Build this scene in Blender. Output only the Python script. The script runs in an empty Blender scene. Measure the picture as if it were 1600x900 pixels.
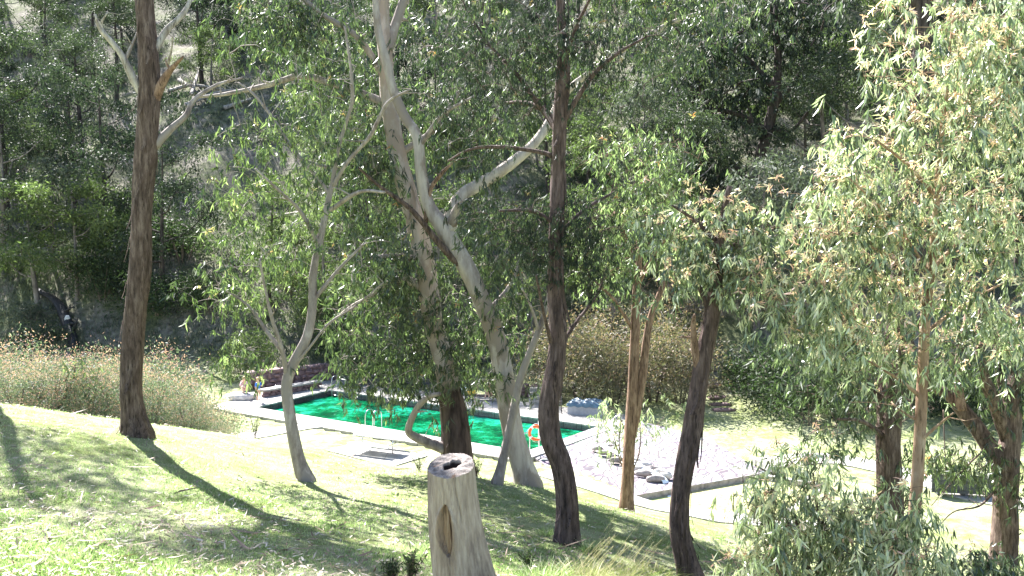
import bpy, math, random
import numpy as np
from mathutils import Vector
R = math.radians
rng = np.random.default_rng(7)
random.seed(7)
sc = bpy.context.scene
col = sc.collection

# ------------------------------------------------------------------ camera, sky, sun, exposure
F, PITCH = 1300.0, R(4.0)
cam_d = bpy.data.cameras.new('camera'); cam = bpy.data.objects.new('camera', cam_d); col.objects.link(cam)
cam_d.lens = F/1600*36; cam_d.clip_end = 1500; cam_d.clip_start = .05
cam.location = (0, 0, 0); cam.rotation_euler = (math.pi/2-PITCH, 0, 0)
sc.camera = cam
SUN_EL = R(46); SUN = np.array([-.60*math.cos(SUN_EL), .80*math.cos(SUN_EL), math.sin(SUN_EL)]); SUN /= np.linalg.norm(SUN)
w = bpy.data.worlds.new('World'); sc.world = w; w.use_nodes = True
nt = w.node_tree; bg = nt.nodes['Background']
sky = nt.nodes.new('ShaderNodeTexSky'); sky.sky_type = 'NISHITA'; sky.sun_disc = False
sky.sun_elevation = SUN_EL; sky.sun_rotation = math.atan2(SUN[0], SUN[1])
nt.links.new(sky.outputs[0], bg.inputs[0]); bg.inputs[1].default_value = .064
sd = bpy.data.lights.new('sun', 'SUN'); so = bpy.data.objects.new('sun', sd); col.objects.link(so)
sd.energy = 5.0; sd.angle = R(.5); sd.color = (1, .975, .95)
so.rotation_euler = Vector(SUN).to_track_quat('Z', 'Y').to_euler()
sc.view_settings.view_transform = 'Standard'; sc.view_settings.look = 'None'
sc.view_settings.exposure = 2.5; sc.view_settings.gamma = 1
sc.cycles.max_bounces = 7; sc.cycles.diffuse_bounces = 2; sc.cycles.glossy_bounces = 2; sc.cycles.transmission_bounces = 4

# ------------------------------------------------------------------ picture <-> place helpers
cp, sp_ = math.cos(PITCH), math.sin(PITCH)
def ray(px, py):
    u, v = (px-800)/F, (py-450)/F
    return np.array([u, cp - v*sp_, -sp_ - v*cp])
def P(px, py, Y):
    d = ray(px, py); return d*(Y/d[1])
def G(px, py, z):
    d = ray(px, py); return d*(z/d[2])
def project(p):
    x, y, z = p[..., 0], p[..., 1], p[..., 2]
    d = y*cp - z*sp_; return 800+F*x/d, 450-F*(y*sp_+z*cp)/d

# ------------------------------------------------------------------ terrain
near_pts = [tuple(P(*q)) for q in [(0,635,17),(212,681,13),(0,760,9),(0,905,6),(300,905,6.3),(600,905,6.7),(735,940,6.5),
    (900,905,8),(885,852,10.5),(1072,908,9.5),(1140,852,12.5),(978,799,16),(470,751,13),(300,692,15),(390,682,17),
    (500,707,17),(640,736,16.5),(712,745,15.5),(818,757,15),(1392,935,12),(1572,885,16),(1240,900,12.5)]]
near_pts += [(0,0,-1.65),(0,-6,-.2),(-15,4,-2.0),(-22,14,-3.0),(-15,24,-6.6),(-26,26,-6.5),(-8,25,-7.6),(0,27,-9),(6,28,-10),
    (12,4,-4.4),(20,12,-8),(16,18,-8.6),(10,23,-10.2),(-30,40,-14),(0,45,-16),(25,40,-16),(22,25,-11)]
near_pts = np.array(near_pts)
def tps(r2): return .5*r2*np.log(r2+1e-9)
_n = len(near_pts); _A = np.zeros((_n+3, _n+3))
_d = near_pts[:, None, :2]-near_pts[None, :, :2]
_A[:_n, :_n] = tps((_d**2).sum(-1)) + np.eye(_n)*.25
_A[:_n, _n] = 1; _A[:_n, _n+1:] = near_pts[:, :2]; _A[_n, :_n] = 1; _A[_n+1:, :_n] = near_pts[:, :2].T
_w = np.linalg.solve(_A, np.r_[near_pts[:, 2], 0, 0, 0])
def S(t): t = np.clip(t, 0, 1); return t*t*(3-2*t)
def vnoise(x, y, s, seed=0):
    x = x/s+seed*17.3; y = y/s+seed*9.1
    xi, yi = np.floor(x), np.floor(y); fx, fy = x-xi, y-yi
    fx = fx*fx*(3-2*fx); fy = fy*fy*(3-2*fy)
    h = lambda a, b: (np.sin(a*127.1+b*311.7+seed)*43758.5453) % 1.0
    return (h(xi,yi)*(1-fx)+h(xi+1,yi)*fx)*(1-fy)+(h(xi,yi+1)*(1-fx)+h(xi+1,yi+1)*fx)*fy
def base_z(x, y):
    x = np.asarray(x, float); y = np.asarray(y, float); sh = x.shape
    xf, yf = x.ravel(), y.ravel(); out = np.zeros(xf.size)
    for i in range(0, xf.size, 20000):
        a, b = xf[i:i+20000], yf[i:i+20000]
        r2 = (a[:, None]-near_pts[None, :, 0])**2+(b[:, None]-near_pts[None, :, 1])**2
        out[i:i+20000] = tps(r2)@_w[:_n]+_w[_n]+_w[_n+1]*a+_w[_n+2]*b
    hill = out.reshape(sh)
    hill = np.where(y > 34, np.minimum(hill, -10.6-(y-34)*.3), hill)
    hill = hill + (vnoise(x, y, 1.3, 3)-.5)*.07 + (vnoise(x, y, .45, 5)-.5)*.03
    flat = -10.0-.8*S((x-2.5)/5)*S((48-y)/12)
    y0 = 55 - 8*S((x-6)/9) + 4*S((-x-10)/15)
    t = y-y0
    far = -10.6+.62*(t+np.sqrt(t*t+9))*.5*1.0 + (t > -5)*S(t/20)*((vnoise(x, y, 22, 1)-.5)*7+(vnoise(x, y, 7, 2)-.5)*2.2+(vnoise(x, y, 2, 4)-.5)*.5)
    k = .35
    m = np.maximum(hill, flat); m2 = np.minimum(hill, flat); z = m + k*np.exp(-(m-m2)/k)*.5
    z = np.where(np.maximum(hill, flat) == flat, np.maximum(flat, z-0), z)
    return np.maximum(z, far)
POOL_PX = [(515,610),(935,667),(822,706),(400,637)]
DECK = -10.0
pool = np.array([G(a, b, DECK) for a, b in POOL_PX])
def inside(poly, x, y, grow=0.0):
    c = poly[:, :2].mean(0); r = np.full(np.shape(x), True)
    n = len(poly)
    area = sum(poly[i,0]*poly[(i+1)%n,1]-poly[(i+1)%n,0]*poly[i,1] for i in range(n))
    for i in range(n):
        a, b = poly[i, :2], poly[(i+1) % n, :2]; d = b-a; L = np.hypot(*d)
        s = ((d[0])*(y-a[1])-(d[1])*(x-a[0]))/L*np.sign(area)
        r &= s > -grow
    return r
SH_Z = -10.95
shallow = np.array([G(a, b, SH_Z+.12) for a, b in [(990,799),(975,783),(1040,752),(1086,729),(1290,762),(1200,815)]])
ap_top = [(935,666,-9.96),(1010,661,-10.02),(1100,683,-10.35),(1197,739,-10.72)]
ap_bot = [(822,707,-9.96),(866,737,-10.25),(925,764,-10.6),(985,776,-10.72)]
apT = np.array([G(*q) for q in ap_top]); apB = np.array([G(*q) for q in ap_bot])
deck_poly = None
def grow_poly(p, ds):
    n = len(p); out = []
    c = p.mean(0); lines = []
    for i in range(n):
        a, b = p[i, :2], p[(i+1) % n, :2]; d = (b-a)/np.linalg.norm(b-a); nn = np.array([d[1], -d[0]])
        if nn@(a-c[:2]) < 0: nn = -nn
        lines.append((a+nn*ds[i], d))
    for i in range(n):
        (a, d), (b, e) = lines[i-1], lines[i]
        M = np.array([d, -e]).T; t = np.linalg.solve(M, b-a); q = a+d*t[0]; out.append([q[0], q[1], p[0, 2]])
    return np.array(out)
deck_out = grow_poly(pool, [3.2, .8, 1.5, 2.6])   # edges: far, right, near, left
def ground_z(x, y, carve=True):
    z = base_z(x, y)
    if carve:
        x = np.asarray(x, float); y = np.asarray(y, float)
        z = np.where(inside(deck_out, x, y, .25), np.minimum(z, DECK-.12), z)
        z = np.where(inside(pool, x, y, .35), DECK-3.2, z)
        ap = np.vstack([apT, apB[::-1]])
        # apron is nearly convex
        z = np.where(inside(np.array([apT[0], apT[1], apT[3], apB[3], apB[0]]), x, y, .5), np.minimum(z, DECK-1.25), z)
        z = np.where(inside(shallow, x, y, .3), np.minimum(z, SH_Z-.4), z)
    return z
def hit(px, py, y0=2.0, y1=220.0):
    d = ray(px, py); ys = np.concatenate([np.linspace(y0, 60, 500), np.linspace(60.2, y1, 500)])
    t = ys/d[1]; X = d[0]*t; Z = d[2]*t; g = ground_z(X, ys)
    k = np.argmax(Z < g)
    if not (Z < g).any(): k = len(ys)-1
    return np.array([X[k], ys[k], g[k]])

# ------------------------------------------------------------------ mesh helpers
def link(o, parent=None):
    col.objects.link(o)
    if parent is not None: o.parent = parent
    return o
def mesh_obj(name, V, Fc, mat, parent=None, smooth=True, attrs=None, origin=(0, 0, 0)):
    V = np.asarray(V, np.float32)-np.asarray(origin, np.float32)
    me = bpy.data.meshes.new(name)
    if isinstance(Fc, tuple):   # (flat index array, loop counts)
        idx, cnt = Fc
    else:
        cnt = np.array([len(f) for f in Fc], np.int32); idx = np.array([i for f in Fc for i in f], np.int32)
    me.vertices.add(len(V)); me.vertices.foreach_set('co', V.ravel())
    me.loops.add(len(idx)); me.loops.foreach_set('vertex_index', np.asarray(idx, np.int32))
    me.polygons.add(len(cnt)); st = np.r_[0, np.cumsum(cnt)[:-1]].astype(np.int32)
    me.polygons.foreach_set('loop_start', st); me.polygons.foreach_set('loop_total', np.asarray(cnt, np.int32))
    me.polygons.foreach_set('use_smooth', np.full(len(cnt), smooth))
    if attrs:
        for k, a in attrs.items():
            at = me.attributes.new(k, 'FLOAT', 'POINT'); at.data.foreach_set('value', np.asarray(a, np.float32))
    me.update(calc_edges=True)
    me.validate()
    for m in (mat if isinstance(mat, list) else [mat]): me.materials.append(m)
    o = bpy.data.objects.new(name, me)
    if parent is None and any(origin): o.location = origin
    return link(o, parent)
class MB:
    def __init__(s): s.V = []; s.I = []; s.C = []; s.n = 0; s.A = []
    def add(s, V, faces, a=None):
        V = np.asarray(V, float); s.V.append(V)
        for f in faces: s.I.append(np.array(f)+s.n); s.C.append(len(f))
        s.A.append(np.full(len(V), 0. if a is None else a)); s.n += len(V); return s
    def addn(s, V, idx, cnt, a):
        s.V.append(V); s.I.append(idx+s.n); s.C.extend(cnt.tolist()); s.A.append(a); s.n += len(V)
    def box(s, c, d, rz=0, a=None, tilt=None):
        v = np.array([[i, j, k] for i in (-.5, .5) for j in (-.5, .5) for k in (-.5, .5)])*np.array(d)
        if tilt is not None:
            ct, st = math.cos(tilt), math.sin(tilt); v = v@np.array([[1, 0, 0], [0, ct, st], [0, -st, ct]])
        c_, s_ = math.cos(rz), math.sin(rz); v = v@np.array([[c_, s_, 0], [-s_, c_, 0], [0, 0, 1]])+np.array(c)
        return s.add(v, [(0,1,3,2),(4,6,7,5),(0,4,5,1),(2,3,7,6),(0,2,6,4),(1,5,7,3)], a)
    def tube(s, pts, rad, n=8, cap=True, rough=0, a=None):
        V, Fc = tube_geo(pts, rad, n, cap, rough); return s.add(V, Fc, a)
    def build(s, name, mat, parent=None, origin=(0, 0, 0), smooth=True, attr=None):
        if not s.n: return None
        return mesh_obj(name, np.vstack(s.V), (np.concatenate(s.I), np.array(s.C)), mat, parent, smooth, {attr: np.concatenate(s.A)} if attr else None, origin)
def tube_geo(pts, rad, n=8, cap=True, rough=0.0):
    pts = np.asarray(pts, float); rad = np.broadcast_to(np.asarray(rad, float), (len(pts),)); m = len(pts)
    T = np.gradient(pts, axis=0); T /= np.linalg.norm(T, axis=1)[:, None]+1e-9
    up = np.array([1., 0, 0]) if abs(T[0][0]) < .8 else np.array([0, 1., 0])
    V = []; ang = np.linspace(0, 2*math.pi, n, endpoint=False); ph = rng.random(3)*6
    for i in range(m):
        a = up-T[i]*(up@T[i]); a /= np.linalg.norm(a); b = np.cross(T[i], a); up = a
        rr = rad[i]*(1+rough*(np.sin(ang*5+ph[0]+i*.11)*.5+np.sin(ang*3+ph[1]-i*.17)*.6+np.sin(ang*9+ph[2]+i*.06)*.35+np.sin(ang*2+i*.45)*.35+(rng.random(n)-.5)*.5)) if rough else rad[i]
        V.append(pts[i]+(np.cos(ang)*rr)[:, None]*a+(np.sin(ang)*rr)[:, None]*b)
    V = np.vstack(V); Fc = []
    for i in range(m-1):
        for j in range(n):
            k = (j+1) % n; Fc.append((i*n+j, i*n+k, (i+1)*n+k, (i+1)*n+j))
    if cap and n > 2: Fc.append(tuple(range(n-1, -1, -1))); Fc.append(tuple((m-1)*n+j for j in range(n)))
    return V, Fc
def smooth_path(pts, step=.12):
    pts = np.asarray(pts, float); out = []
    p = np.vstack([2*pts[0]-pts[1], pts, 2*pts[-1]-pts[-2]])
    for i in range(1, len(p)-2):
        L = np.linalg.norm(p[i+1, :3]-p[i, :3]); k = max(2, int(L/step))
        for t in np.linspace(0, 1, k, endpoint=False):
            out.append(.5*((2*p[i])+(-p[i-1]+p[i+1])*t+(2*p[i-1]-5*p[i]+4*p[i+1]-p[i+2])*t*t+(-p[i-1]+3*p[i]-3*p[i+1]+p[i+2])*t**3))
    out.append(pts[-1]); return np.array(out)
def tag(o, label=None, cat=None, group=None, kind=None):
    if label: o['label'] = label
    if cat: o['category'] = cat
    if group: o['group'] = group
    if kind: o['kind'] = kind
    return o
def empty(name, loc, label, cat, group=None):
    o = bpy.data.objects.new(name, None); o.location = tuple(loc); o.empty_display_size = .2
    return tag(link(o), label, cat, group)
def copy_tree(root, label=None):
    c = root.copy(); col.objects.link(c)
    if label: c['label'] = label
    for ch in list(root.children):
        d = ch.copy(); col.objects.link(d); d.parent = c
        for g in list(ch.children):
            e = g.copy(); col.objects.link(e); e.parent = d
    return c

# ------------------------------------------------------------------ materials
def mat(name):
    m = bpy.data.materials.new(name); m.use_nodes = True; n = m.node_tree; return m, n, n.nodes['Principled BSDF'], n.links
def N(n, t, **k):
    x = n.nodes.new(t)
    for a, b in k.items():
        if a in x.inputs: x.inputs[a].default_value = b
        else: setattr(x, a, b)
    return x
def ramp(n, src, stops, L):
    r = n.nodes.new('ShaderNodeValToRGB'); e = r.color_ramp.elements
    while len(e) < len(stops): e.new(.5)
    for i, (p, c) in enumerate(stops): e[i].position = p; e[i].color = (*c, 1)
    L.new(src, r.inputs[0]); return r
def coords(n, L, scale, kind='Object'):
    tc = N(n, 'ShaderNodeTexCoord'); mp = N(n, 'ShaderNodeMapping'); mp.inputs['Scale'].default_value = scale
    L.new(tc.outputs[kind], mp.inputs[0]); return mp.outputs[0]
def noise(n, L, vec, scale, detail=6, rough=.6):
    t = N(n, 'ShaderNodeTexNoise'); t.inputs['Scale'].default_value = scale; t.inputs['Detail'].default_value = detail; t.inputs['Roughness'].default_value = rough
    L.new(vec, t.inputs['Vector']); return t.outputs['Fac']
def mixc(n, L, fac, a, b, mode='MIX'):
    m = N(n, 'ShaderNodeMix', data_type='RGBA', blend_type=mode)
    for s, v in ((0, fac), (6, a), (7, b)):
        if isinstance(v, (int, float)): m.inputs[s].default_value = v
        elif isinstance(v, tuple): m.inputs[s].default_value = (*v, 1)
        else: L.new(v, m.inputs[s])
    return m.outputs[2]
def bump(n, L, h, b, dist=.02, st=1.0):
    x = N(n, 'ShaderNodeBump'); x.inputs['Distance'].default_value = dist; x.inputs['Strength'].default_value = st
    L.new(h, x.inputs['Height']); L.new(x.outputs[0], b.inputs['Normal']); return x
def simple(name, c, rough=.6, var=.25, scale=8, bd=.004, metal=0.0):
    m, n, b, L = mat(name); v = coords(n, L, (1, 1, 1)); f = noise(n, L, v, scale)
    r = ramp(n, f, [(.3, tuple(x*(1-var) for x in c)), (.7, tuple(min(1, x*(1+var)) for x in c))], L)
    L.new(r.outputs[0], b.inputs['Base Color']); b.inputs['Roughness'].default_value = rough; b.inputs['Metallic'].default_value = metal
    bump(n, L, f, b, bd); return m
def bark(name, cols, zs=.22, scale=17, dist=.02, patch=None, low=None, fiss=.9):
    """stringy bark: noise stretched along the trunk; patch = colour shed in big flakes; low = (height, colours) rough stocking at the foot"""
    m, n, b, L = mat(name)
    v = coords(n, L, (1, 1, zs)); f = noise(n, L, v, scale, 8, .65)
    v2 = coords(n, L, (1, 1, .5)); f2 = noise(n, L, v2, 2.2, 5, .6)
    c = ramp(n, f, [(.32, cols[0]), (.5, cols[1]), (.7, cols[2])], L).outputs[0]
    vg = coords(n, L, (1, 1, .1)); wv = noise(n, L, vg, scale*2.2, 5, .75)
    if fiss: c = mixc(n, L, ramp(n, wv, [(.36, (fiss,)*3), (.47, (0, 0, 0))], L).outputs[0], c, tuple(x*.35 for x in cols[0]))
    if patch:
        k = ramp(n, f2, [(.5, (0, 0, 0)), (.56, (1, 1, 1))], L).outputs[0]
        c = mixc(n, L, k, c, patch)
    hsum = N(n, 'ShaderNodeMath', operation='ADD'); L.new(f, hsum.inputs[0]); L.new(wv, hsum.inputs[1])
    bst = 1.0
    if low:
        tc = N(n, 'ShaderNodeTexCoord'); sx = N(n, 'ShaderNodeSeparateXYZ'); L.new(tc.outputs['Object'], sx.inputs[0])
        a = N(n, 'ShaderNodeMath', operation='MULTIPLY_ADD'); L.new(f2, a.inputs[0]); a.inputs[1].default_value = low[2]; L.new(sx.outputs[2], a.inputs[2])
        mr = N(n, 'ShaderNodeMapRange'); L.new(a.outputs[0], mr.inputs[0]); mr.inputs[1].default_value = low[0]-.12+low[2]*.5; mr.inputs[2].default_value = low[0]+.12+low[2]*.5
        mr.inputs[3].default_value = 1; mr.inputs[4].default_value = 0
        lc = ramp(n, f, [(.35, low[1][0]), (.65, low[1][1])], L).outputs[0]
        c = mixc(n, L, mr.outputs[0], c, lc)
    L.new(c, b.inputs['Base Color']); b.inputs['Roughness'].default_value = .85; b.inputs['Specular IOR Level'].default_value = .2
    bump(n, L, hsum.outputs[0], b, dist, bst); return m
def leafmat(name, stops, trans=.42, rough=.38, tcol=1.5, spec=.5):
    m, n, b, L = mat(name)
    at = N(n, 'ShaderNodeAttribute', attribute_name='tint')
    r = ramp(n, at.outputs['Fac'], stops, L)
    L.new(r.outputs[0], b.inputs['Base Color']); b.inputs['Roughness'].default_value = rough; b.inputs['Specular IOR Level'].default_value = spec
    tr = N(n, 'ShaderNodeBsdfTranslucent')
    mc = mixc(n, L, 1.0, r.outputs[0], (tcol*.92, tcol*1.15, tcol*.66), 'MULTIPLY'); L.new(mc, tr.inputs[0])
    ms = N(n, 'ShaderNodeMixShader'); ms.inputs[0].default_value = trans
    L.new(b.outputs[0], ms.inputs[1]); L.new(tr.outputs[0], ms.inputs[2]); L.new(ms.outputs[0], n.nodes['Material Output'].inputs[0]); return m

M = {}
M['bark_brown'] = bark('bark_brown', [(.055,.038,.03), (.13,.09,.075), (.25,.19,.16)])
M['bark_dark'] = bark('bark_dark', [(.045,.032,.03), (.115,.08,.072), (.22,.16,.145)], dist=.02)
M['bark_orange'] = bark('bark_orange', [(.09,.055,.04), (.23,.145,.105), (.38,.27,.2)], dist=.012)
M['bark_tan'] = bark('bark_tan', [(.2,.12,.08), (.36,.24,.16), (.5,.38,.28)], dist=.004, scale=9, zs=.3)
M['bark_white'] = bark('bark_white', [(.28,.23,.2), (.42,.37,.33), (.56,.5,.45)], zs=.35, scale=5, dist=.006, patch=(.42,.36,.32), fiss=.15)
M['bark_slim'] = bark('bark_slim', [(.14,.11,.1), (.29,.245,.23), (.48,.43,.4)], zs=.35, scale=7, dist=.006, patch=(.28,.24,.22), fiss=.3)
M['bark_gum_c'] = bark('bark_gum_c', [(.34,.28,.25), (.45,.385,.35), (.58,.5,.45)], zs=.2, scale=8, dist=.01, fiss=.12, patch=(.36,.29,.25), low=(1.75, [(.02,.014,.013), (.12,.085,.075)], 1.3))
M['bark_gum_d'] = bark('bark_gum_d', [(.3,.25,.225), (.41,.355,.325), (.55,.49,.44)], zs=.2, scale=8, dist=.01, fiss=.15, patch=(.28,.23,.2))
M['dead_wood'] = bark('dead_wood', [(.17,.14,.125), (.36,.32,.29), (.58,.54,.5)], zs=.3, scale=10, dist=.006)
M['twig'] = simple('twig', (.16,.12,.1), .8)
M['bark_far'] = bark('bark_far', [(.1,.08,.075), (.2,.17,.16), (.34,.3,.28)], zs=.3, scale=3, dist=.02)
M['bark_far_dark'] = bark('bark_far_dark', [(.03,.024,.022), (.07,.055,.05), (.13,.1,.09)], zs=.3, scale=3, dist=.02)
M['leaf_gum'] = leafmat('leaf_gum', [(0,(.014,.023,.012)), (.4,(.032,.047,.023)), (.6,(.085,.108,.05)), (.79,(.3,.34,.2)), (.93,(.25,.24,.12)), (1,(.32,.13,.06))], trans=.4, rough=.4, spec=1.0, tcol=1.7)  # steep dark-to-pale stops put shaded gaps and bright glints into the leaf colour
M['leaf_lime'] = leafmat('leaf_lime', [(0,(.02,.032,.014)), (.36,(.05,.072,.028)), (.58,(.13,.16,.07)), (.79,(.36,.39,.22)), (1,(.34,.2,.12))], trans=.4, rough=.42, spec=1.0, tcol=1.5)
M['leaf_dark'] = leafmat('leaf_dark', [(0,(.014,.021,.016)), (.5,(.03,.041,.028)), (.85,(.085,.1,.065)), (1,(.2,.13,.07))], trans=.28, rough=.6, spec=.3)
M['leaf_young'] = leafmat('leaf_young', [(0,(.018,.03,.015)), (.36,(.045,.068,.032)), (.52,(.13,.165,.08)), (.72,(.48,.515,.375)), (.84,(.76,.66,.52)), (.92,(.82,.58,.47)), (1,(.76,.44,.37))], trans=.27, rough=.36, spec=1.0)  # pale green stop stands in for leaf glints, darkest stops for shaded gaps
M['leaf_heath'] = leafmat('leaf_heath', [(0,(.05,.065,.048)), (.5,(.13,.155,.11)), (.76,(.24,.27,.2)), (.84,(.45,.27,.25)), (1,(.55,.28,.27))], trans=.3, rough=.6)
M['leaf_rust'] = leafmat('leaf_rust', [(0,(.045,.05,.03)), (.4,(.12,.11,.07)), (.75,(.24,.17,.12)), (1,(.36,.2,.15))], trans=.3, rough=.6)
M['leaf_bush'] = leafmat('leaf_bush', [(0,(.02,.032,.016)), (.5,(.045,.065,.032)), (1,(.11,.14,.06))], trans=.3, rough=.6, spec=.3)
M['leaf_far'] = leafmat('leaf_far', [(0,(.03,.042,.025)), (.5,(.065,.082,.048)), (1,(.15,.165,.1))], trans=.22, rough=.6, spec=.25)
M['leaf_far_lime'] = leafmat('leaf_far_lime', [(0,(.05,.07,.03)), (.5,(.11,.135,.058)), (1,(.25,.26,.13))], trans=.36, rough=.55, spec=.35)
M['leaf_far_grey'] = leafmat('leaf_far_grey', [(0,(.05,.06,.048)), (.5,(.1,.112,.088)), (1,(.2,.21,.165))], trans=.22, rough=.65, spec=.25)
M['grass'] = leafmat('grass', [(0,(.09,.13,.04)), (.35,(.2,.27,.11)), (.7,(.36,.42,.22)), (1,(.58,.56,.42))], trans=.4, rough=.5)
M['straw'] = leafmat('straw', [(0,(.16,.2,.05)), (.4,(.3,.31,.11)), (1,(.5,.42,.28))], trans=.35, rough=.5)
M['litter'] = leafmat('litter', [(0,(.12,.07,.045)), (.5,(.32,.23,.16)), (1,(.58,.52,.44))], trans=.1, rough=.6)

def ground_mat():
    m, n, b, L = mat('ground_soil')
    at = N(n, 'ShaderNodeAttribute', attribute_name='wild')
    v = coords(n, L, (1, 1, 1))
    big = noise(n, L, v, .55, 6, .65); mid = noise(n, L, v, 3.2, 8, .7); fine = noise(n, L, v, 28, 6, .75); vf = noise(n, L, v, 90, 3, .7)
    green = ramp(n, fine, [(.3, (.08,.11,.03)), (.5, (.2,.24,.085)), (.68, (.34,.36,.15))], L).outputs[0]
    dry = ramp(n, vf, [(.3, (.17,.17,.09)), (.5, (.35,.37,.21)), (.7, (.55,.55,.41))], L).outputs[0]
    k = N(n, 'ShaderNodeMath', operation='ADD'); L.new(big, k.inputs[0]); L.new(mid, k.inputs[1])
    kk = ramp(n, k.outputs[0], [(.86, (0,0,0)), (1.1, (1,1,1))], L).outputs[0]
    kk2 = N(n, 'ShaderNodeMapRange'); L.new(k.outputs[0], kk2.inputs[0]); kk2.inputs[1].default_value = .84; kk2.inputs[2].default_value = 1.14
    lawn = mixc(n, L, kk2.outputs[0], green, dry)
    wv = coords(n, L, (1, 1, .5)); wb = noise(n, L, wv, .35, 8, .7); wm = noise(n, L, wv, 2.2, 8, .75)
    dirt = ramp(n, wm, [(.35, (.1,.085,.075)), (.5, (.2,.18,.15)), (.66, (.33,.3,.24))], L).outputs[0]
    tus = ramp(n, wm, [(.3, (.05,.06,.03)), (.6, (.16,.175,.09))], L).outputs[0]
    kb = N(n, 'ShaderNodeMapRange'); L.new(wb, kb.inputs[0]); kb.inputs[1].default_value = .42; kb.inputs[2].default_value = .58
    wild = mixc(n, L, kb.outputs[0], dirt, tus)
    L.new(mixc(n, L, at.outputs['Fac'], lawn, wild), b.inputs['Base Color']); b.inputs['Roughness'].default_value = .95
    b.inputs['Specular IOR Level'].default_value = .1
    h = N(n, 'ShaderNodeMath', operation='ADD'); L.new(fine, h.inputs[0]); L.new(mid, h.inputs[1])
    bump(n, L, h.outputs[0], b, .06, 1); return m
M['ground'] = ground_mat()
def concrete_mat():
    m, n, b, L = mat('concrete'); v = coords(n, L, (1, 1, 1)); f = noise(n, L, v, 1.4, 9, .7); g = noise(n, L, v, 25, 4, .7)
    c = ramp(n, f, [(.3, (.2,.185,.165)), (.5, (.34,.32,.295)), (.65, (.44,.42,.39))], L).outputs[0]
    br = N(n, 'ShaderNodeTexBrick', offset=0); br.inputs['Scale'].default_value = .45; br.inputs['Mortar Size'].default_value = .006
    br.inputs['Color1'].default_value = br.inputs['Color2'].default_value = (1,1,1,1); br.inputs['Mortar'].default_value = (.45,.45,.42,1); L.new(v, br.inputs[0])
    L.new(mixc(n, L, 1.0, c, br.outputs[0], 'MULTIPLY'), b.inputs['Base Color']); b.inputs['Roughness'].default_value = .85; bump(n, L, g, b, .003); return m
M['concrete'] = concrete_mat()
def paving_mat():
    m, n, b, L = mat('crazy_paving'); v = coords(n, L, (1, 1, 1))
    nz = N(n, 'ShaderNodeTexNoise'); nz.inputs['Scale'].default_value = 1.5; L.new(v, nz.inputs[0])
    vv = mixc(n, L, .22, v, nz.outputs['Color'])
    vo = N(n, 'ShaderNodeTexVoronoi', feature='DISTANCE_TO_EDGE'); vo.inputs['Scale'].default_value = 2.6; L.new(vv, vo.inputs['Vector'])
    vc = N(n, 'ShaderNodeTexVoronoi'); vc.inputs['Scale'].default_value = 2.6; L.new(vv, vc.inputs['Vector'])
    st = mixc(n, L, .35, (.22,.2,.2), vc.outputs['Color']); st = mixc(n, L, .8, st, (.21,.195,.2))
    k = ramp(n, vo.outputs[0], [(.03, (1,1,1)), (.09, (0,0,0))], L).outputs[0]
    L.new(mixc(n, L, k, st, (.07,.055,.07)), b.inputs['Base Color']); b.inputs['Roughness'].default_value = .8
    kk = ramp(n, vo.outputs[0], [(.02, (0,0,0)), (.12, (1,1,1))], L).outputs[0]; bump(n, L, kk, b, .02, .7); return m
M['paving'] = paving_mat()
def water_mat():
    m, n, b, L = mat('pool_water'); v = coords(n, L, (1, 1, 1)); f = noise(n, L, v, .45, 6, .7); g = noise(n, L, v, 3.2, 6, .75)
    k = N(n, 'ShaderNodeMath', operation='MULTIPLY_ADD'); L.new(g, k.inputs[0]); k.inputs[1].default_value = .45; L.new(f, k.inputs[2])
    c = ramp(n, k.outputs[0], [(.6, (0,.035,.014)), (.68, (0,.07,.025)), (.75, (.002,.14,.05)), (.83, (.012,.25,.16))], L).outputs[0]
    L.new(c, b.inputs['Base Color']); b.inputs['Roughness'].default_value = .06; b.inputs['IOR'].default_value = 1.33
    wv = coords(n, L, (1, 1, 1)); w1 = noise(n, L, wv, 3.0, 4, .6)
    bump(n, L, w1, b, .12, .8); return m
M['water'] = water_mat()
def shallow_mat():
    m, n, b, L = mat('shallow_water'); v = coords(n, L, (1, 1, 1)); g = noise(n, L, v, 7, 6, .8); f = noise(n, L, v, .5, 3, .6)
    c = ramp(n, g, [(.35, (.22,.2,.09)), (.5, (.38,.36,.18)), (.65, (.52,.5,.32))], L).outputs[0]
    k = ramp(n, f, [(.5, (0,0,0)), (.62, (1,1,1))], L).outputs[0]
    L.new(mixc(n, L, k, c, (.33,.38,.17)), b.inputs['Base Color']); b.inputs['Roughness'].default_value = .08; b.inputs['IOR'].default_value = 1.33
    bump(n, L, noise(n, L, v, 5, 4, .6), b, .02, .6); return m
M['shallow'] = shallow_mat()
M['wall_dark'] = simple('dark_stone', (.075,.07,.07), .5, .6, 3, .03)  # near-black stone for the pool basin and the low far wall
M['stone'] = simple('stone', (.3,.26,.25), .8, .45, 4, .03)
M['stone_pale'] = simple('stone_pale', (.5,.47,.45), .8, .3, 5, .03)
M['stone_red'] = simple('stone_red', (.2,.13,.13), .8, .4, 5, .03)
M['metal'] = simple('steel', (.6,.6,.62), .25, .1, 20, 0.0005, 1.0)
M['white_paint'] = simple('white_paint', (.75,.75,.73), .5, .06)
M['grey_paint'] = simple('grey_panel', (.3,.31,.36), .6, .15)
M['blue_tarp'] = simple('blue_cover', (.09,.15,.21), .45, .35, 3, .03)
M['orange'] = simple('orange_plastic', (.8,.13,.04), .4, .08)
M['skin'] = simple('skin', (.62,.38,.28), .5, .08)
M['hair'] = simple('blond_hair', (.55,.4,.2), .5, .3, 40)
M['cloth_blue'] = simple('blue_cloth', (.06,.2,.62), .8, .15)
M['cloth_white'] = simple('white_cloth', (.75,.75,.8), .8, .06)
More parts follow.
